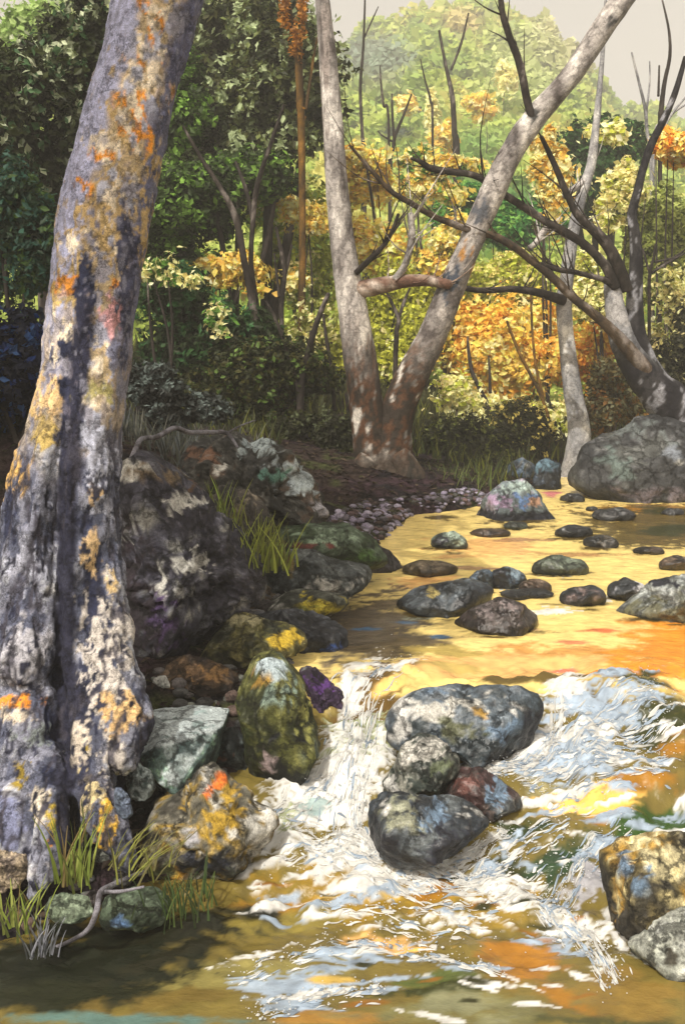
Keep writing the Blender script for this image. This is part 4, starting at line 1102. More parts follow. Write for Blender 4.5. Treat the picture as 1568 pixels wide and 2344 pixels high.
mk('trunk', V, Fc, M_BARK, ft, cc)
limb('branch', ft, [(800, 662, 16), (835, 660, 20), (880, 652, 19), (930, 643, 15), (985, 643, 13), (1030, 652, 11)], FY - .02, FY - .12, [(.3, C(.13, .07, .05)), (.3, C(.24, .17, .13)), (.4, C(.45, .38, .33))], 7)
limb('branch', ft, [(905, 640, 10), (925, 610, 8), (938, 570, 8), (943, 530, 8), (940, 488, 6)], FY - .1, FY - .2, P_PALE, 8)
limb('branch', ft, [(815, 625, 7), (840, 600, 7), (875, 565, 6), (895, 535, 5), (912, 490, 4)], FY - .1, FY - .3, P_DBR, 9, label='dark thin side branch rising from the white stem')
limb('branch', ft, [(1219, 275, 10), (1205, 225, 9), (1190, 150, 9), (1163, 75, 8), (1148, 20, 7), (1140, -80, 6), (1120, -200, 4)], FY - .06, FY - .25, P_DBR, 10, label='black branch rising from the knot on the leaning stem')

st = thing('slim_tree', 'slim grey tree standing at the creek bend right of centre', 'tree', P(1318, 1060, 9.8))
limb('trunk', st, [(1312, 1120, 34), (1320, 1050, 30), (1325, 980, 25), (1310, 890, 21), (1297, 790, 18), (1290, 700, 18), (1296, 640, 16), (1303, 580, 15), (1315, 510, 13), (1332, 440, 13), (1352, 380, 11), (1362, 300, 9), (1370, 220, 7), (1378, 130, 5), (1384, 30, 4), (1388, -60, 2)], 9.8, None, [(.15, C(.16, .16, .17)), (.4, C(.27, .27, .28)), (.3, C(.38, .37, .37)), (.15, C(.66, .64, .60))], 11, 16, .1)
limb('branch', st, [(1062, 660, 6), (1110, 665, 7), (1180, 662, 8), (1240, 672, 10), (1290, 688, 13)], 9.4, 9.75, P_DBR, 12)
limb('branch', st, [(1290, 450, 6), (1310, 435, 7), (1335, 415, 8)], 9.7, 9.78, P_PALE, 13)
limb('branch', st, [(1210, 568, 6), (1228, 555, 7), (1240, 535, 8), (1262, 520, 8), (1300, 545, 6)], 9.65, 9.78, P_PALE, 14, label='short white broken limb left of the slim stem')

RY = 9.0
rt = thing('arching_tree', 'many-limbed tree on the right bank arching dark branches over the creek', 'tree', P(1500, 930, RY))
V1 = tube(ipath([(1395, 630, 14), (1402, 670, 20), (1412, 730, 24), (1428, 790, 30), (1462, 845, 38), (1505, 895, 46), (1560, 950, 54), (1640, 1020, 66)], RY), n=110, sides=28, lump=.12, seed=15, lscale=6)
V2 = tube(ipath([(1568, 130, 5), (1545, 210, 7), (1518, 275, 8), (1490, 330, 9), (1470, 390, 9), (1458, 440, 10), (1446, 490, 11), (1452, 540, 13), (1456, 600, 15), (1452, 680, 19), (1455, 760, 22), (1475, 830, 30), (1510, 890, 34)], RY + .12), n=120, sides=20, lump=.1, seed=16, lscale=7)
va, fa = join([V1, V2])
rx_, ry_ = proj(va)
va_pal = P_GRY
pale = bark_cols(va, P_GRY, 9, 4, 17)
dark = bark_cols(va, [(.5, C(.012, .011, .014)), (.32, C(.03, .028, .03)), (.18, C(.22, .22, .24))], 9, 4, 18)
isd = np.zeros(len(va))
isd[len(V1[0]):] = 1
isd = np.maximum(isd, sstep(770, 840, ry_))[:, None]
mk('trunk', va, fa, M_BARK, rt, pale * (1 - isd) + dark * isd)
limb('branch', rt, [(1408, 660, 12), (1385, 610, 11), (1340, 562, 10), (1290, 530, 10), (1250, 508, 9), (1200, 475, 9), (1150, 443, 9), (1110, 415, 8), (1080, 400, 8), (1030, 393, 8), (985, 385, 8), (965, 372, 6), (940, 362, 3)], RY - .05, RY - .6, P_DBR, 19)
limb('branch', rt, [(1435, 665, 13), (1415, 610, 14), (1385, 555, 13), (1350, 520, 11), (1320, 490, 9), (1295, 440, 8), (1270, 380, 7), (1238, 312, 5)], RY - .03, RY - .35, P_DBR, 20)
limb('branch', rt, [(1500, 890, 16), (1478, 850, 19), (1440, 803, 17), (1405, 762, 14), (1360, 720, 11), (1310, 680, 10), (1262, 633, 10), (1220, 600, 9), (1180, 568, 9), (1130, 540, 9), (1070, 525, 8), (1030, 510, 8), (990, 494, 7), (940, 465, 7), (895, 438, 6), (850, 390, 5), (800, 332, 3)], RY - .02, RY - .9, [(.35, C(.035, .026, .02)), (.4, C(.08, .055, .035)), (.25, C(.20, .17, .15))], 21)
limb('branch', rt, [(1405, 655, 8), (1380, 640, 7), (1350, 632, 6), (1310, 622, 6), (1280, 618, 6), (1235, 604, 5)], RY - .05, RY - .4, P_DBR, 22)

# ------------------------------------------------------------------ foliage
def leaves(ells, n, size, palette, seed, gap=.42, clump=1.6, aspect=.6, jitter=.22):
    """leaf-sized blades through one or more ellipsoids [(centre, radii)]; noise opens gaps and picks the clumps' colours"""
    rng = np.random.RandomState(seed)
    vol = np.array([e[1][0] * e[1][2] for e in ells])
    cnt = (n * 1.9 * vol / vol.sum()).astype(int) + 1
    pts = []
    outw = []
    for (cn, rd), m in zip(ells, cnt):
        d = rng.normal(size=(m, 3))
        d /= np.linalg.norm(d, axis=1)[:, None]
        wob = .45 + 1.15 * fbm(d * 2.3 + np.array(cn), 3, seed + 4)
        r = rng.uniform(0, 1, m) ** .55 * wob
        pts.append(np.array(cn) + d * r[:, None] * np.array(rd))
        outw.append(d)
    pts, outw = np.concatenate(pts), np.concatenate(outw)
    R = np.mean([e[1][2] for e in ells])
    keep = fbm(pts * (2.6 / max(R, .15)), 3, seed + 1) > gap
    pts, outw = pts[keep][:n], outw[keep][:n]
    m = len(pts)
    nr = outw * .8 + rng.normal(size=(m, 3)) * .8 + np.array([0, -.3, .45])
    nr /= np.linalg.norm(nr, axis=1)[:, None]
    t = np.cross(nr, rng.normal(size=(m, 3)))
    t /= np.linalg.norm(t, axis=1)[:, None]
    b = np.cross(nr, t)
    L = size * rng.uniform(.6, 1.45, m)[:, None]
    W = L * aspect * rng.uniform(.7, 1.2, m)[:, None]
    V = np.stack([pts - t * L * .5, pts + b * W * .5 + nr * W * .14 - t * L * .05, pts + t * L * .5, pts - b * W * .5 + nr * W * .14 + t * L * .05], 1).reshape(-1, 3)
    Fq = np.arange(m * 4).reshape(m, 4)
    u = fbm(pts * (clump * 2.0 / max(R, .2)), 3, seed + 2)
    u = np.clip((u - .5) * 2.6 + .5 + rng.normal(size=m) * .10, 0, 1)
    c = pick(palette, u)
    c = c * np.where(c.mean(1) > .09, 1.25, 1)[:, None]
    c = (c * (1 + rng.normal(size=m) * jitter).clip(.5, 1.7)[:, None]).clip(0, .95)
    return V, Fq, np.repeat(c, 4, axis=0)

def shrub(label, ells, Y, palette, n, size, seed, name='shrub', cat='shrub', group='shrubs and saplings behind the creek', gap=.42, stems=3, thick=.9, clump=1.6, stem_pal=None, stem_w=.02):
    """ells: [(px, py, rx px, ry px)] at depth Y"""
    rng = np.random.RandomState(seed + 500)
    E = []
    if clump == 1 or gap >= .42 and name == 'shrub' and size < .08 and len(palette) == 2:
        gap, thick = gap + .05, .5
        k_ = 1.25 if len(palette) == 2 else .95
        ells = [(e[0], e[1], e[2] * k_, e[3] * k_) + tuple(e[4:]) for e in ells]
        size *= 1.25
    for e in ells:
        a, b, rx, ry = e[:4]
        y = Y + (e[4] if len(e) > 4 else 0)
        for _ in range(9):
            q, rr = rng.uniform(0, 2 * math.pi), rng.uniform(.25, .75)
            k1, k2 = rng.uniform(.38, .68), rng.uniform(.36, .62)
            yy = y + rng.uniform(-.6, .6) * min(rx, ry) / F * y * thick
            E.append((P(a + math.cos(q) * rr * rx, b + math.sin(q) * rr * ry, yy), (k1 * rx / F * y, .6 * min(rx, ry) / F * y * thick, k2 * ry / F * y)))
    bx = E[0][0][0]
    lowest = min(e[0][2] - e[1][2] for e in E)
    gz = float(terrain(np.array([bx]), np.array([Y]))[0]) if Y < 14.5 else float(hill_h(np.array([bx]), np.array([Y]))[0])
    root = thing(name, label, cat, (bx, Y, gz), group)
    V, Fq, c = leaves(E, int(n * 1.7), size * .92, palette, seed, gap, clump)
    if clump == 1 or len(palette) == 2:
        E2 = [(e[0], tuple(q * 1.9 for q in e[1])) for e in E[::3]]
        V2_, F2_, c2_ = leaves(E2, int(n * .32), size * .9, palette, seed + 7, .50, clump)
        Fq = np.concatenate([Fq, F2_ + len(V)])
        V, c = np.concatenate([V, V2_]), np.concatenate([c, c2_])
    mk('crown' if name.endswith('tree') else 'foliage', V, Fq, M_LEAF, root, c, smooth=False)
    ts = []
    for s in range(stems):
        e = E[s % len(E)]
        tip = np.array(e[0]) + rng.uniform(-.5, .5, 3) * np.array(e[1])
        b0 = np.array([bx + rng.uniform(-.06, .06), Y + rng.uniform(-.06, .06), gz - .12])
        mid = b0 * .5 + tip * .5 + np.array([rng.uniform(-.1, .1), 0, .1])
        ts.append(tube([tuple(b0) + (stem_w,), tuple(mid) + (stem_w * .7,), tuple(tip) + (stem_w * .25,)], n=10, sides=6, lump=.1, seed=s))
    V, Fs = join(ts)
    mk('trunk' if name.endswith('tree') else 'stem', V, Fs, M_TWIG, root, bark_cols(V, stem_pal or P_DBR, 9, 4, seed))
    return root

P1 = [(.45, DK), (.25, C(.05, .07, .015)), (.18, DG), (.12, PG * .8)]
shrub('tall dark evergreen filling the sky left of the sycamore trunk', [(120, 260, 160, 190), (170, 90, 90, 170), (60, 420, 150, 150), (160, 480, 90, 200)], 9.0, [(.5, DK), (.25, C(.045, .06, .014)), (.17, C(.06, .13, .05)), (.08, C(.45, .50, .34))], 17000, .085, 1, 'evergreen_tree', 'tree', 'trees behind the banks', stem_w=.07)
shrub('light green tree in the top left corner behind the dark evergreen', [(110, 90, 130, 90), (30, 190, 90, 70)], 15, [(.6, C(.28, .40, .12)), (.4, C(.36, .47, .18))], 4500, .14, 2, 'leafy_tree', 'tree', 'trees behind the banks', gap=.3, stem_w=.06)
shrub('blue-green bush at the left edge halfway up', [(30, 560, 120, 190), (90, 690, 100, 110)], 7.0, [(.4, C(.02, .045, .022)), (.35, C(.03, .085, .06)), (.25, C(.05, .10, .02))], 7000, .06, 3)
shrub('navy-dark bush standing in for the deep shade left of the sycamore trunk', [(30, 860, 120, 160), (-10, 1010, 90, 130)], 5.6, [(.6, C(.006, .009, .028)), (.3, C(.012, .035, .15)), (.1, C(.04, .10, .26))], 6000, .06, 4)  # navy leaf colours paint deep blue shade beyond the trunk
shrub('tall dark olive tree between the sycamore and the white stems, sage clumps near its top',
      [(560, 110, 190, 180), (620, 290, 170, 140), (490, 330, 160, 160), (680, 230, 90, 170), (560, 230, 160, 150)], 12.2, [(.42, DK), (.22, C(.06, .065, .014)), (.18, C(.13, .16, .05)), (.28, C(.36, .43, .24))], 24000, .10, 5, 'broadleaf_tree', 'tree', 'trees behind the banks', stem_w=.08, clump=1.2)
shrub('bright green leafy tree right beside the sycamore trunk', [(500, 420, 150, 110), (430, 540, 130, 130), (420, 300, 80, 170), (400, 650, 90, 120)], 11.2, [(.45, C(.03, .055, .012)), (.25, C(.06, .11, .02)), (.3, C(.17, .31, .05))], 15000, .085, 6, 'broadleaf_tree', 'tree', 'trees behind the banks', stem_w=.06, clump=1.2)
shrub('deep green thicket low beside the sycamore trunk', [(400, 740, 140, 130), (520, 800, 130, 110), (360, 640, 70, 170)], 9.6, [(.5, C(.022, .04, .010)), (.3, C(.03, .08, .02)), (.2, C(.05, .16, .05))], 15000, .07, 7, clump=1.2)
shrub('olive-dark undergrowth shrub on the bank left of the forked tree', [(640, 900, 160, 110), (480, 890, 140, 80), (760, 960, 70, 110)], 9.2, [(.5, C(.025, .032, .008)), (.35, C(.06, .06, .012)), (.15, C(.09, .15, .03))], 15000, .055, 8)
shrub('low grey-green brush on the slope directly right of the sycamore trunk', [(350, 880, 70, 60), (430, 930, 90, 50), (520, 960, 80, 30)], 7.4, [(.45, C(.02, .022, .02)), (.35, C(.05, .06, .055)), (.2, C(.12, .15, .14))], 7000, .045, 60)
shrub('dark olive brush against the left side of the forked tree foot', [(760, 1020, 50, 70), (690, 990, 70, 50)], 8.9, [(.6, C(.018, .02, .006)), (.3, C(.04, .045, .012)), (.1, C(.10, .12, .06))], 6000, .045, 61)
shrub('lime-olive shrub glowing between the brown saplings', [(700, 560, 110, 150), (650, 470, 90, 80), (740, 720, 80, 120)], 13.2, [(.3, C(.24, .27, .04)), (.4, YG), (.22, C(.38, .54, .16)), (.08, CREAM)], 9000, .095, 9, gap=.35)
shrub('golden-leafed shrub patch left of centre behind thin saplings', [(530, 615, 75, 42), (590, 640, 40, 36)], 10.6, [(.25, C(.25, .18, .03)), (.5, GOLD), (.25, CREAM)], 2600, .075, 10, gap=.36, clump=1)
shrub('yellow-green shrub behind the foot of the forked tree', [(900, 720, 110, 160), (740, 840, 90, 130), (960, 800, 80, 120)], 12.6, [(.25, C(.27, .28, .03)), (.45, C(.46, .47, .05)), (.2, C(.52, .56, .12)), (.1, CREAM)], 10000, .085, 11, gap=.33)
shrub('orange-gold shrub beside the upper white stem', [(840, 380, 60, 60), (820, 440, 40, 30), (880, 410, 50, 40)], 13.8, [(.2, C(.5, .36, .08)), (.55, GOLD), (.25, CREAM)], 2800, .10, 12, gap=.36, clump=1)
shrub('golden shrub behind the horizontal branch of the forked tree', [(850, 580, 70, 60), (820, 520, 40, 40), (900, 560, 50, 40)], 12.8, [(.25, C(.36, .33, .05)), (.5, GOLD), (.25, CREAM)], 3200, .09, 13, gap=.37, clump=1)
shrub('cream-flecked gold shrub behind the crossing branches', [(1010, 420, 70, 50), (1010, 380, 90, 26), (960, 360, 60, 24)], 13.4, [(.2, MG), (.4, GOLD), (.4, CREAM)], 2600, .09, 14, gap=.42, clump=1)
shrub('small orange shrub left of the leaning white stem, mid-height', [(1040, 550, 50, 60), (1010, 590, 50, 40)], 12.4, [(.2, OL), (.5, GOLD), (.3, CREAM)], 2200, .08, 15, gap=.38, clump=1)
shrub('big glowing golden bush across the creek bend', [(1190, 850, 170, 150), (1100, 770, 110, 90), (1240, 770, 110, 100), (1110, 880, 100, 90)], 12.6, [(.22, C(.82, .42, .06)), (.36, C(.86, .53, .10)), (.30, C(.88, .64, .20)), (.12, CREAM)], 20000, .08, 16, gap=.3, clump=1)
shrub('orange bush behind the slim grey tree', [(1370, 810, 80, 70), (1330, 860, 50, 60)], 12.0, [(.4, C(.70, .30, .03)), (.6, GOLD)], 4200, .075, 17, gap=.3)
shrub('pale yellow blossom-like shrub between the slim tree and the arching tree', [(1350, 680, 60, 60), (1330, 640, 40, 50)], 11.4, [(.35, C(.35, .38, .06)), (.65, CREAM)], 2000, .06, 18, gap=.45)
shrub('olive shrub below the crossing branches', [(1160, 660, 130, 70), (1120, 600, 100, 50), (1230, 700, 70, 50)], 13.2, [(.25, C(.26, .28, .04)), (.45, YG), (.3, C(.84, .70, .26))], 7000, .085, 19, gap=.34)
shrub('emerald green bush behind the crossing dark branches', [(1170, 510, 140, 80), (1080, 470, 90, 70), (1230, 560, 90, 70)], 15.2, [(.3, C(.03, .13, .025)), (.4, C(.07, .25, .05)), (.3, C(.20, .40, .08))], 9000, .11, 20, gap=.28)
shrub('deep green conifer-dark tree behind the slim tree top', [(1390, 380, 150, 100), (1300, 470, 110, 90), (1440, 320, 90, 60)], 16.2, [(.55, C(.018, .055, .012)), (.35, C(.03, .10, .02)), (.1, C(.10, .22, .05))], 11000, .12, 21, 'evergreen_tree', 'tree', 'trees behind the banks', gap=.27, stem_w=.08)
shrub('cream-yellow shrub hanging beside the leaning stem and dark branch', [(1262, 400, 36, 80), (1240, 320, 26, 34), (1290, 450, 36, 30)], 12.2, [(.3, C(.70, .45, .08)), (.7, CREAM)], 1700, .075, 22, gap=.42)
shrub('pale yellow shrub left of the dark upright stem on the right', [(1430, 430, 40, 44), (1400, 480, 36, 36), (1380, 300, 40, 26)], 12.2, [(.2, YG), (.8, CREAM)], 1600, .075, 23, gap=.42)
shrub('orange-gold crown at the right edge of the picture', [(1545, 340, 60, 62), (1530, 400, 46, 36), (1520, 300, 30, 30)], 11.4, [(.3, C(.78, .32, .03)), (.5, GOLD), (.2, CREAM)], 3600, .08, 24, gap=.3)
shrub('grey-olive shrub right of the dark upright stem', [(1530, 560, 90, 120), (1500, 680, 80, 90), (1420, 540, 60, 70)], 12.4, [(.35, C(.13, .16, .03)), (.4, C(.25, .29, .06)), (.25, C(.38, .42, .14))], 8500, .085, 25, gap=.3)
shrub('cream-flowered bush at the right edge above the log', [(1560, 670, 50, 60), (1520, 780, 40, 36), (1490, 770, 30, 30)], 10.8, [(.3, C(.2, .2, .04)), (.7, CREAM)], 1700, .06, 26, gap=.46)
shrub('dark bush behind the leaning log at the right edge', [(1560, 780, 80, 90), (1500, 850, 80, 60), (1600, 880, 90, 80)], 10.4, [(.6, C(.03, .032, .012)), (.3, C(.08, .075, .03)), (.1, CREAM * .8)], 6000, .065, 27)
shrub('brown-olive brush between the slim tree and the huge dark boulder', [(1400, 910, 70, 80), (1370, 960, 50, 60)], 10.2, [(.5, C(.13, .10, .03)), (.3, C(.18, .18, .10)), (.2, C(.24, .12, .03))], 4500, .055, 28, gap=.3)
shrub('dark olive bush at the water edge right of the forked tree', [(1030, 1000, 80, 90), (1090, 1040, 100, 70), (1010, 1070, 60, 60)], 9.9, [(.55, C(.02, .022, .006)), (.3, C(.045, .05, .010)), (.15, C(.12, .14, .03))], 8000, .05, 29)
shrub('dark olive bush with a lit gap under the golden bush', [(1170, 1000, 90, 70), (1240, 1000, 60, 60)], 10.6, [(.55, C(.025, .026, .006)), (.3, C(.055, .055, .012)), (.15, C(.55, .45, .12))], 5500, .05, 30)
shrub('cream-tipped low shrub just under the golden bush', [(1050, 900, 40, 40), (1100, 930, 60, 34), (1260, 950, 40, 34)], 11.2, [(.3, YG), (.7, CREAM)], 1900, .06, 31, gap=.45)
shrub('cream-flecked shrub low between the brown saplings', [(660, 800, 70, 40), (600, 770, 40, 26), (720, 760, 40, 60)], 10.2, [(.45, C(.22, .24, .05)), (.55, CREAM)], 1300, .06, 32, gap=.5)
shrub('cream-flecked spray beside the sycamore trunk, mid-height', [(370, 620, 40, 30), (420, 640, 40, 20), (490, 740, 30, 40)], 9.0, [(.4, MG), (.6, CREAM)], 700, .05, 33, gap=.5)
shrub('golden and cream spray left of the upper white stem', [(700, 500, 60, 34), (650, 470, 24, 30), (690, 650, 40, 40)], 11.6, [(.5, GOLD), (.5, CREAM)], 1700, .075, 34, gap=.4)

# hillside woods: far canopy that reads as one mass
rng = np.random.RandomState(77)
m = 170000
hy = 15 + 80 * rng.uniform(0, 1, m) ** 1.15
hx = rng.uniform(-.55, .52, m) * hy
hz = hill_h(hx, hy)
cl = fbm(np.stack([hx * 18 / hy, 9 * np.log(hy) * 2, 0 * hx], -1), 3, 31)
hz = hz + rng.uniform(-.1, .6, m) * hy / 35 + np.maximum(cl - .45, 0) * .11 * hy
pts = np.stack([hx, hy, hz], -1)
hpx, hpy = proj(pts)
nr = rng.normal(size=(m, 3)) * .8 + np.array([0, -.5, .7])
nr /= np.linalg.norm(nr, axis=1)[:, None]
t = np.cross(nr, rng.normal(size=(m, 3)))
t /= np.linalg.norm(t, axis=1)[:, None]
b = np.cross(nr, t)
L = (.0050 * hy * rng.uniform(.7, 1.5, m))[:, None]
Vh = np.stack([pts - t * L, pts + b * L * .7, pts + t * L, pts - b * L * .7], 1).reshape(-1, 3)
u = fbm(np.stack([hx * .35, hy * .35, 0 * hx], -1), 4, 33)
hc = pick([(.3, C(.26, .36, .08)), (.3, C(.36, .44, .09)), (.25, C(.42, .48, .13)), (.15, C(.50, .48, .14))], np.clip((u - .5) * 2.4 + .5 + rng.normal(size=m) * .12, 0, 1))
def hpatch(col, cx, cy, rx, ry, s=.9):
    global hc
    d = np.hypot((hpx - cx) / rx, (hpy - cy) / ry) + rng.normal(size=m) * .12
    k = (sstep(1.1, .5, d) * s)[:, None]
    hc = hc * (1 - k) + np.asarray(col) * k
hpatch(C(.18, .25, .24), 850, 130, 120, 60, .8); hpatch(C(.22, .26, .15), 870, 190, 70, 40, .6); hpatch(C(.50, .48, .30), 1300, 90, 120, 90, .8); hpatch(C(.46, .50, .24), 1200, 150, 120, 120, .7)  # pale patches near the ridge put distance haze into the leaf colour
hpatch(C(.03, .05, .06), 910, 305, 46, 16, .9); hpatch(C(.03, .05, .06), 1010, 295, 30, 12, .8); hpatch(C(.55, .42, .20), 1060, 50, 60, 40, .7)
hpatch(C(.12, .26, .05), 1060, 360, 120, 60, .7); hpatch(C(.04, .16, .03), 1150, 500, 160, 110, .9)
hc = hc * 1.3
hc *= (1 + rng.normal(size=m) * .10).clip(.6, 1.4)[:, None]
tag(mk('hillside_woods', Vh, np.arange(m * 4).reshape(m, 4), M_LEAF, None, np.repeat(hc, 4, 0), smooth=False), kind='stuff')
# a few yellow bushes out on the hillside
for i, (a, b, r1, r2, lab) in enumerate([(1105, 245, 32, 28, 'small yellow bush alone on the green hillside'), (925, 235, 24, 22, 'small yellow bush high on the hillside beside thin bare saplings'), (985, 265, 20, 50, 'narrow cream-yellow bush on the hillside between bare saplings'), (1018, 320, 22, 40, 'narrow orange-yellow bush low on the hillside left of the leaning stem'), (1160, 160, 24, 40, 'pale cream bush on the hillside beside the black branch')]):
    yh = np.linspace(15, 110, 1500)
    xh = (a - CX) / F * yh
    yq = float(yh[np.argmax(hill_h(xh, yh) >= CZ - (b + r2 - CY) / F * yh)])
    yq = max(yq * .72, 15.5)
    shrub(lab, [(a, b, r1 * 1.1, r2 * 1.1)], yq, [(.3, CREAM), (.7, GOLD if i in (0, 1, 3) else CREAM)], 420, .008 * yq, 200 + i, gap=.3, stems=1, group='yellow bushes on the hillside')

# ------------------------------------------------------------------ thin saplings
sap = [
 ('tall orange-brown sapling with rusty leaves at its forking top, left of the white stems', P_OBR, 11.0, [[(690, 960, 9), (690, 800, 9), (692, 600, 8), (692, 450, 8), (690, 300, 9), (686, 200, 9), (682, 110, 9), (665, 40, 7), (650, -60, 5)], [(684, 120, 7), (692, 60, 6), (694, -40, 4)], [(700, 250, 4), (720, 120, 3), (735, 60, 2)]]),
 ('dark sapling leaning left, its foot in the olive undergrowth', P_DBR, 9.4, [[(630, 965, 8), (612, 880, 8), (592, 780, 9), (578, 690, 9), (560, 600, 8), (540, 500, 8), (505, 430, 6), (460, 360, 5), (420, 290, 3)]]),
 ('thin straight dark sapling behind the golden shrub patch', P_DBR, 9.6, [[(600, 800, 8), (585, 690, 8), (575, 600, 6), (580, 500, 6), (590, 420, 6), (620, 330, 5), (650, 240, 3)], [(582, 520, 5), (565, 440, 5), (540, 370, 3)]]),
 ('dark V-shaped sapling pair in front of the white stem', P_DBR, 9.0, [[(690, 980, 9), (688, 900, 9), (700, 830, 8), (725, 740, 7), (752, 672, 5)], [(688, 910, 6), (665, 830, 5), (635, 740, 4), (610, 690, 3)]]),
 ('short black sapling with a crook between brown trunks', P_DBR, 9.8, [[(645, 760, 6), (645, 690, 6), (652, 630, 5), (645, 580, 5), (632, 520, 3)], [(650, 640, 4), (660, 600, 4), (668, 560, 2)], [(640, 680, 4), (632, 620, 3), (628, 580, 2)]]),
 ('short bare forked sapling seen between the two white stems', P_DBR, 11.0, [[(905, 840, 6), (908, 760, 6), (912, 730, 5), (895, 690, 4), (880, 660, 2)], [(912, 730, 4), (925, 690, 4), (938, 660, 2)]]),
 ('thin bare sapling on the hillside just right of the white stem', P_DBR, 17, [[(834, 400, 5), (829, 300, 4), (825, 200, 4), (832, 100, 3), (836, -20, 2)], [(832, 90, 2), (850, 50, 2), (866, 15, 1)]]),
 ('bare forked sapling standing against the hillside near the sky', P_DBR, 17.4, [[(1045, 370, 9), (1040, 300, 7), (1035, 220, 6), (1020, 150, 4), (1005, 70, 3)], [(1032, 160, 3), (1055, 100, 3), (1072, 30, 2)]]),
 ('slender twig-like sapling left of the forked hillside sapling', P_DBR, 17.2, [[(990, 300, 3), (985, 230, 3), (972, 180, 2), (962, 135, 1.5)]]),
 ('dark low sapling with blue-black leaves base on the hillside', P_DBR, 17, [[(895, 400, 3), (900, 340, 4), (905, 310, 4), (925, 260, 3), (942, 215, 2)], [(902, 320, 3), (898, 260, 3), (897, 215, 2)], [(900, 325, 2.5), (875, 310, 2), (865, 300, 1.5)]]),
 ('fine bare sapling leaning over the hillside brush, left of the dark low sapling', P_DBR, 17, [[(890, 300, 3), (878, 240, 3), (872, 190, 2.5), (870, 150, 1.5)]]),
 ('thin grey sapling in front of the sky at the upper right', P_GRY, 12.6, [[(1490, 420, 4), (1480, 300, 4), (1476, 250, 4), (1462, 190, 3), (1445, 120, 2)], [(1478, 260, 3), (1486, 190, 2), (1486, 140, 1.5)]]),
 ('tall thin dark sapling near the upper right corner', P_DBR, 12.8, [[(1510, 330, 5), (1512, 260, 6), (1520, 190, 5), (1532, 130, 4), (1530, 70, 3), (1515, 0, 2)], [(1506, 220, 3), (1508, 150, 2)]]),
 ('thin sapling fanning out at the right edge near the sky', P_GRY, 12.6, [[(1495, 360, 4), (1520, 290, 4), (1545, 250, 3), (1580, 210, 2)], [(1500, 340, 3), (1530, 270, 3), (1575, 235, 2)]]),
 ('thin forked sapling right of the dark upright stem', P_DBR, 10.4, [[(1485, 740, 4), (1485, 650, 4), (1488, 620, 4), (1495, 590, 3), (1500, 560, 3)], [(1486, 625, 3), (1470, 570, 2.5)], [(1490, 625, 3), (1530, 600, 3), (1575, 575, 2)], [(1490, 600, 3), (1540, 590, 2.5), (1580, 560, 1.5)]]),
 ('brown sapling leaning right in front of the golden bush', P_OBR, 11.0, [[(1255, 960, 4), (1235, 900, 4), (1215, 860, 4), (1185, 800, 4), (1160, 735, 3)]]),
 ('thin upright brown sapling in front of the golden bush', P_OBR, 11.2, [[(1250, 950, 4), (1235, 880, 4), (1225, 830, 3), (1218, 760, 3), (1214, 660, 2.5)]]),
 ('short crooked dark sapling left of the golden bush', P_DBR, 11.2, [[(1120, 940, 6), (1100, 895, 5), (1080, 850, 5), (1072, 800, 4), (1070, 770, 2)], [(1122, 900, 4), (1120, 850, 3), (1118, 815, 2)]]),
 ('pale slender sapling against the emerald bush below the crossing branches', P_DBR, 12.4, [[(975, 680, 3), (970, 600, 3), (960, 540, 3), (955, 470, 2)], [(962, 640, 3), (952, 560, 2), (948, 520, 1.5)]]),
 ('long thin sapling behind the dark side branch', P_DBR, 13, [[(868, 640, 4), (862, 560, 4), (855, 480, 4), (842, 400, 3), (838, 370, 2)]]),
 ('small dark sapling low beside the foot of the white stem', P_DBR, 9.6, [[(765, 930, 5), (758, 840, 4), (748, 780, 4), (740, 720, 3)]]),
]
for i, (lab, pal, Y, chains) in enumerate(sap):
    x0 = P(*chains[0][0][:2], Y)
    gz = float(terrain(np.array([x0[0]]), np.array([Y]))[0]) if Y < 14.5 else float(hill_h(np.array([x0[0]]), np.array([Y]))[0])
    tv_ = []
    for k, chn in enumerate(chains):
        rows_ = ipath(chn, Y, Y + .15 * k)
        if k == 0 and rows_[0][2] > gz:
            rows_ = np.concatenate([[np.array([rows_[0][0] * 1.0, rows_[0][1], gz - .1, rows_[0][3] * 1.1])], rows_])
        tv_.append(tube(rows_, sides=7, lump=.12, seed=i * 5 + k))
    root = thing('sapling', lab, 'sapling', (x0[0], Y, min(gz, x0[2])), 'thin saplings')
    V, Fs = tv_[0]
    mk('trunk', V, Fs, M_TWIG, root, bark_cols(V, pal, 9, 4, i))
    if i == 0:
        E_ = [(P(a_, b_, Y - .1), (q_ / F * Y, .15, h_ / F * Y)) for a_, b_, q_, h_ in ((652, 10, 14, 70), (693, 20, 11, 60), (678, 90, 17, 50), (690, 230, 12, 80), (684, 160, 13, 60))]
        lv, lq, lc = leaves(E_, 520, .06, [(.5, C(.34, .14, .015)), (.3, C(.22, .10, .02)), (.2, C(.5, .24, .04))], 321, .35)
        mk('foliage', lv, lq, M_LEAF, root, lc, smooth=False)
    for v, f in tv_[1:]:
        mk('branch', v, f, M_TWIG, root, bark_cols(v, pal, 9, 4, i))

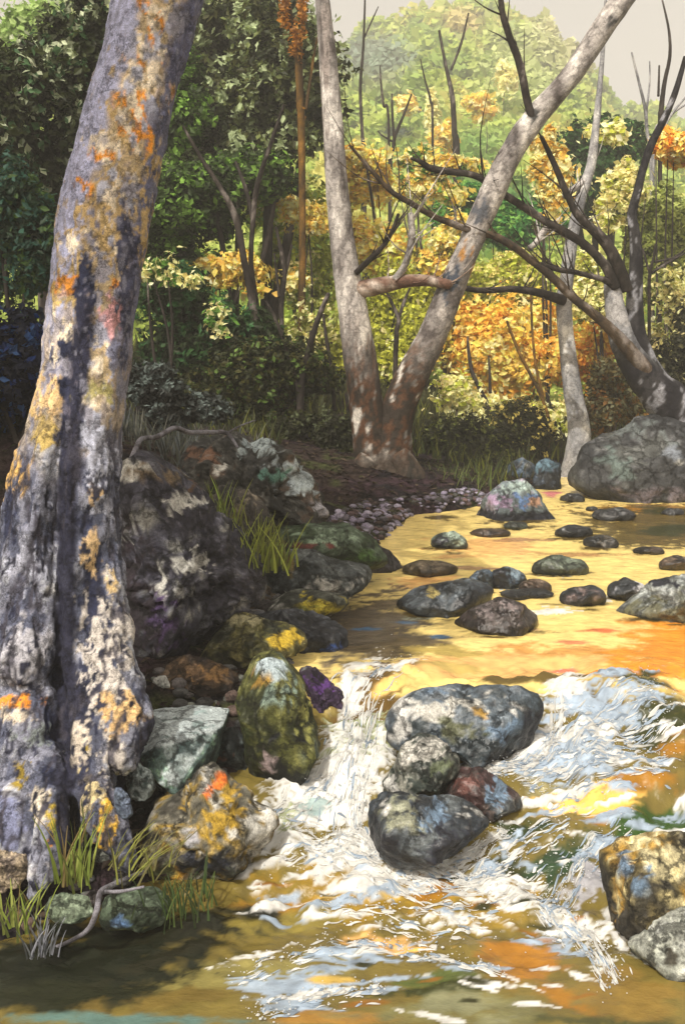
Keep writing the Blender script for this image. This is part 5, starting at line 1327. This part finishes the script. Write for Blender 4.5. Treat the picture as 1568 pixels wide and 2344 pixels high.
# ------------------------------------------------------------------ dead wood on the ground
def stick(label, chains, pal, name='dead_branch', cat='branch'):
    parts_ = []
    for chn in chains:
        parts_.append(tube(np.array([tuple(P(a, b, y)) + (r / F * y,) for a, b, r, y in chn]), sides=8, lump=.15, seed=len(chn)))
    V, Fs = join(parts_)
    o = mk(name, V, Fs, M_TWIG, None, bark_cols(V, pal, 20, 12, 5), origin=V.mean(0) * np.array([1, 1, 0]) + np.array([0, 0, V[:, 2].min()]))
    return tag(o, label, cat)
P_LAV = [(.4, C(.08, .075, .085)), (.6, C(.17, .165, .19))]
stick('grey dead branch arched over the dark ridge boulder', [[(295, 1065, 5, 4.6), (310, 1030, 6, 4.7), (325, 1005, 6, 4.8), (360, 1000, 6, 4.9), (400, 980, 6, 5.0), (435, 990, 6, 5.1), (480, 990, 6, 5.2), (520, 992, 5, 5.3), (545, 1025, 3, 5.2)], [(520, 992, 3, 5.3), (550, 975, 2, 5.3), (585, 962, 1.5, 5.3)]], P_LAV)
stick('lilac-grey crooked stick lying over the mossy stones into the water', [[(330, 1995, 5, 2.98), (290, 2012, 6, 2.93), (250, 2030, 7, 2.86), (230, 2045, 7, 2.80), (222, 2085, 7, 2.74), (205, 2125, 6, 2.76), (170, 2150, 5, 2.79), (128, 2168, 4, 2.84)], [(235, 2042, 5, 2.82), (280, 2040, 4, 2.78), (330, 2030, 3, 2.77)]], P_LAV)

# ------------------------------------------------------------------ grass
def blades(bases, heights, spread, pal, seed, width=.006, droop=.35, lean=(0, 0)):
    rng = np.random.RandomState(seed)
    V, Fq, cs, k = [], [], [], 0
    for (bx, by, bz), h in zip(bases, heights):
        a = rng.uniform(0, 2 * math.pi)
        sp_ = rng.uniform(.2, 1) * spread
        d = np.array([math.cos(a) * sp_ + lean[0], math.sin(a) * sp_ * .6 + lean[1], 0])
        side = np.cross(d / (np.linalg.norm(d) + 1e-6), [0, 0, 1]) * .6 + np.array([.6, 0, 0])
        side /= np.linalg.norm(side)
        wd = width * rng.uniform(.6, 1.3)
        col = pal[rng.randint(len(pal))] * rng.uniform(.7, 1.3)
        seg = 4
        for s in range(seg + 1):
            t_ = s / seg
            p = np.array([bx, by, bz]) + d * h * (t_ * .55 + droop * t_ * t_) + np.array([0, 0, h * (t_ - droop * .5 * t_ * t_)])
            ww = wd * (1 - t_ ** 1.5) + .0006
            V += [p - side * ww, p + side * ww]
            cs += [col, col]
        for s in range(seg):
            q = k + s * 2
            Fq.append((q, q + 1, q + 3, q + 2))
        k += 2 * (seg + 1)
    return np.array(V), np.array(Fq), np.array(cs)

def tuft(label, px_, py_, Y, n, h, pal, seed, spread=.7, width=.006, base=.05, lean=(0, 0)):
    rng = np.random.RandomState(seed)
    p0 = P(px_, py_, Y)
    n = int(n * 1.7)
    bs = [(p0[0] + rng.normal() * base, p0[1] + rng.normal() * base, p0[2] - .01) for _ in range(n)]
    V, Fq, c = blades(bs, h * rng.uniform(.4, 1.1, n), spread, pal, seed, width * .62, lean=lean)
    o = mk('grass_tuft', V, Fq, M_GRASS, None, c, smooth=False, origin=p0)
    return tag(o, label, 'grass', 'grass tufts on the bank')
GY = [C(.22, .28, .05), C(.15, .20, .035), C(.28, .32, .08), C(.09, .11, .025), C(.20, .15, .06)]
GD = [C(.04, .07, .02), C(.08, .12, .03), C(.03, .045, .015)]
tuft('tall yellow-green grass tuft at the foot of the sycamore', 165, 2010, 2.88, 22, .24, GY, 1, .55, .006, .03)
tuft('yellow-green grass tuft at the lower left corner', 55, 2115, 2.76, 18, .17, GY, 2, .6, .006, .04)
tuft('dark green grass tuft at the foot of the ochre lichen boulder', 425, 2075, 2.86, 40, .13, GD, 3, .7, .004, .05)
tuft('low olive grass tuft beside the crooked stick', 300, 1985, 2.93, 24, .16, [C(.26, .28, .06), C(.14, .13, .05)], 4, .9, .005, .05, (.5, 0))
tuft('pale grey dry grass tuft leaning over the dark water, lower left', 95, 2180, 2.72, 20, .12, [C(.22, .23, .27), C(.12, .13, .14)], 5, .6, .004, .02)
tuft('bright lime grass tuft growing out of the dark boulder cleft', 500, 1200, 4.55, 34, .25, [C(.30, .42, .07), C(.14, .17, .04), C(.20, .22, .05)], 6, .45, .008, .05)
tuft('broad olive grass clump hanging beside the lilac-grey stone', 590, 1300, 4.5, 70, .30, [C(.26, .30, .05), C(.20, .24, .04), C(.14, .15, .04)], 7, .6, .009, .08)
tuft('small lime green sprig beside the mossy green boulder', 640, 1285, 4.7, 14, .16, [C(.38, .52, .12)], 8, .5, .010, .02)
tuft('green grass clump at the creek edge below the dark olive bush', 1045, 1150, 8.6, 120, .42, [C(.10, .14, .03), C(.06, .08, .02), C(.16, .20, .05)], 9, .6, .012, .16)

def scatter_grass(name, n, rect, h, pal, seed, width):
    rng = np.random.RandomState(seed)
    bs = []
    while len(bs) < n:
        x, y = rng.uniform(*rect[0]), rng.uniform(*rect[1])
        if (x < float(xl(y)) - .35 or x > float(xr(y)) + .3) and not (y < 9.1 and -.5 < x < 1.2):
            bs.append((x, y))
    B_ = np.array(bs)
    z = terrain(B_[:, 0], B_[:, 1])
    V, Fq, c = blades([(a, b, d - .02) for (a, b), d in zip(bs, z)], h * rng.uniform(.4, 1.1, n), .6, pal, seed, width)
    return tag(mk(name, V, Fq, M_GRASS, None, c, smooth=False), kind='stuff')
scatter_grass('undergrowth_grass', 5200, ((-3.6, 4.0), (8.0, 12.5)), .30, [C(.03, .035, .008), C(.06, .065, .012), C(.13, .14, .02), C(.05, .07, .02), C(.02, .022, .006)], 11, .010)
scatter_grass('bank_grass', 1600, ((-3.2, -.6), (6.2, 8.2)), .30, [C(.08, .09, .09), C(.05, .055, .04), C(.10, .10, .08), C(.03, .035, .03)], 12, .008)

# ------------------------------------------------------------------ unseen sycamore crown, added above the frame to shade the left bank
shade_crown_e = []
rng = np.random.RandomState(8)
for _ in range(26):
    shade_crown_e.append((np.array([rng.uniform(-4.4, -1.4), rng.uniform(1.1, 3.1), rng.uniform(5.0, 6.4)]), (rng.uniform(.5, .9), rng.uniform(.5, .9), rng.uniform(.35, .6))))
V, Fq, c = leaves(shade_crown_e, 9000, .17, [(.5, C(.10, .16, .03)), (.3, C(.2, .24, .04)), (.2, C(.5, .35, .05))], 71, .3)
mk('crown', V, Fq, M_LEAF, tr, c, smooth=False)  # leaf mass placed out of view so its shadow falls on the bank
t0 = P(442, -420, SY)
for tip in [(-3.6, 1.6, 5.4), (-2.0, 2.4, 5.6), (-2.6, 1.3, 5.8), (-1.5, 2.0, 6.0)]:
    V, Fs = tube([tuple(t0 - np.array([0, 0, .15])) + (.12,), (t0[0] - .1, t0[1] - .3, t0[2] + .6, .10), ((t0[0] + tip[0]) / 2, (t0[1] + tip[1]) / 2, (t0[2] + .6 + tip[2]) / 2, .07), tip + (.02,)], sides=10, seed=9)
    mk('branch', V, Fs, M_BARK, tr, bark_cols(V, P_PALE, 9, 4, 9))

# ------------------------------------------------------------------ leaf litter on the banks
rng = np.random.RandomState(91)
ly = rng.uniform(2.6, 9.2, 5200)
lx = xl(ly) - rng.uniform(.05, 1, 5200) ** 1.3 * 2.8
lz = terrain(lx, ly) + rng.uniform(.004, .02, 5200)
pts = np.stack([lx, ly, lz], -1)
nr = rng.normal(size=(5200, 3)) * .3 + np.array([0, 0, 1])
nr /= np.linalg.norm(nr, axis=1)[:, None]
t = np.cross(nr, rng.normal(size=(5200, 3)))
t /= np.linalg.norm(t, axis=1)[:, None]
b = np.cross(nr, t)
L = rng.uniform(.015, .04, 5200)[:, None]
V = np.stack([pts - t * L, pts + b * L * .5 + nr * L * .2, pts + t * L, pts - b * L * .5 + nr * L * .15], 1).reshape(-1, 3)
c = pick([(.4, C(.035, .022, .015)), (.3, C(.05, .032, .028)), (.2, C(.09, .065, .045)), (.1, C(.05, .05, .015))], rng.uniform(0, 1, 5200))
tag(mk('leaf_litter', V, np.arange(5200 * 4).reshape(5200, 4), M_LEAF, None, np.repeat(c, 4, 0), smooth=False), kind='stuff')

# ------------------------------------------------------------------ haze
bm = bmesh.new()
bmesh.ops.create_cube(bm, size=1)
me = bpy.data.meshes.new('haze')
for v in bm.verts:
    v.co = ((v.co.x) * 260, 45 + v.co.y * 200, 22 + v.co.z * 50)
bm.to_mesh(me)
bm.free()
hz_ = bpy.data.objects.new('haze', me)
COL.objects.link(hz_)
m_ = bpy.data.materials.new('haze')
m_.use_nodes = True
m_.node_tree.nodes.clear()
pv = m_.node_tree.nodes.new('ShaderNodeVolumePrincipled')
pv.inputs['Color'].default_value = (.95, .92, .84, 1)
pv.inputs['Density'].default_value = 0.0070
pv.inputs['Anisotropy'].default_value = 0.0
oo = m_.node_tree.nodes.new('ShaderNodeOutputMaterial')
m_.node_tree.links.new(pv.outputs[0], oo.inputs['Volume'])
me.materials.append(m_)
tag(hz_, kind='stuff')
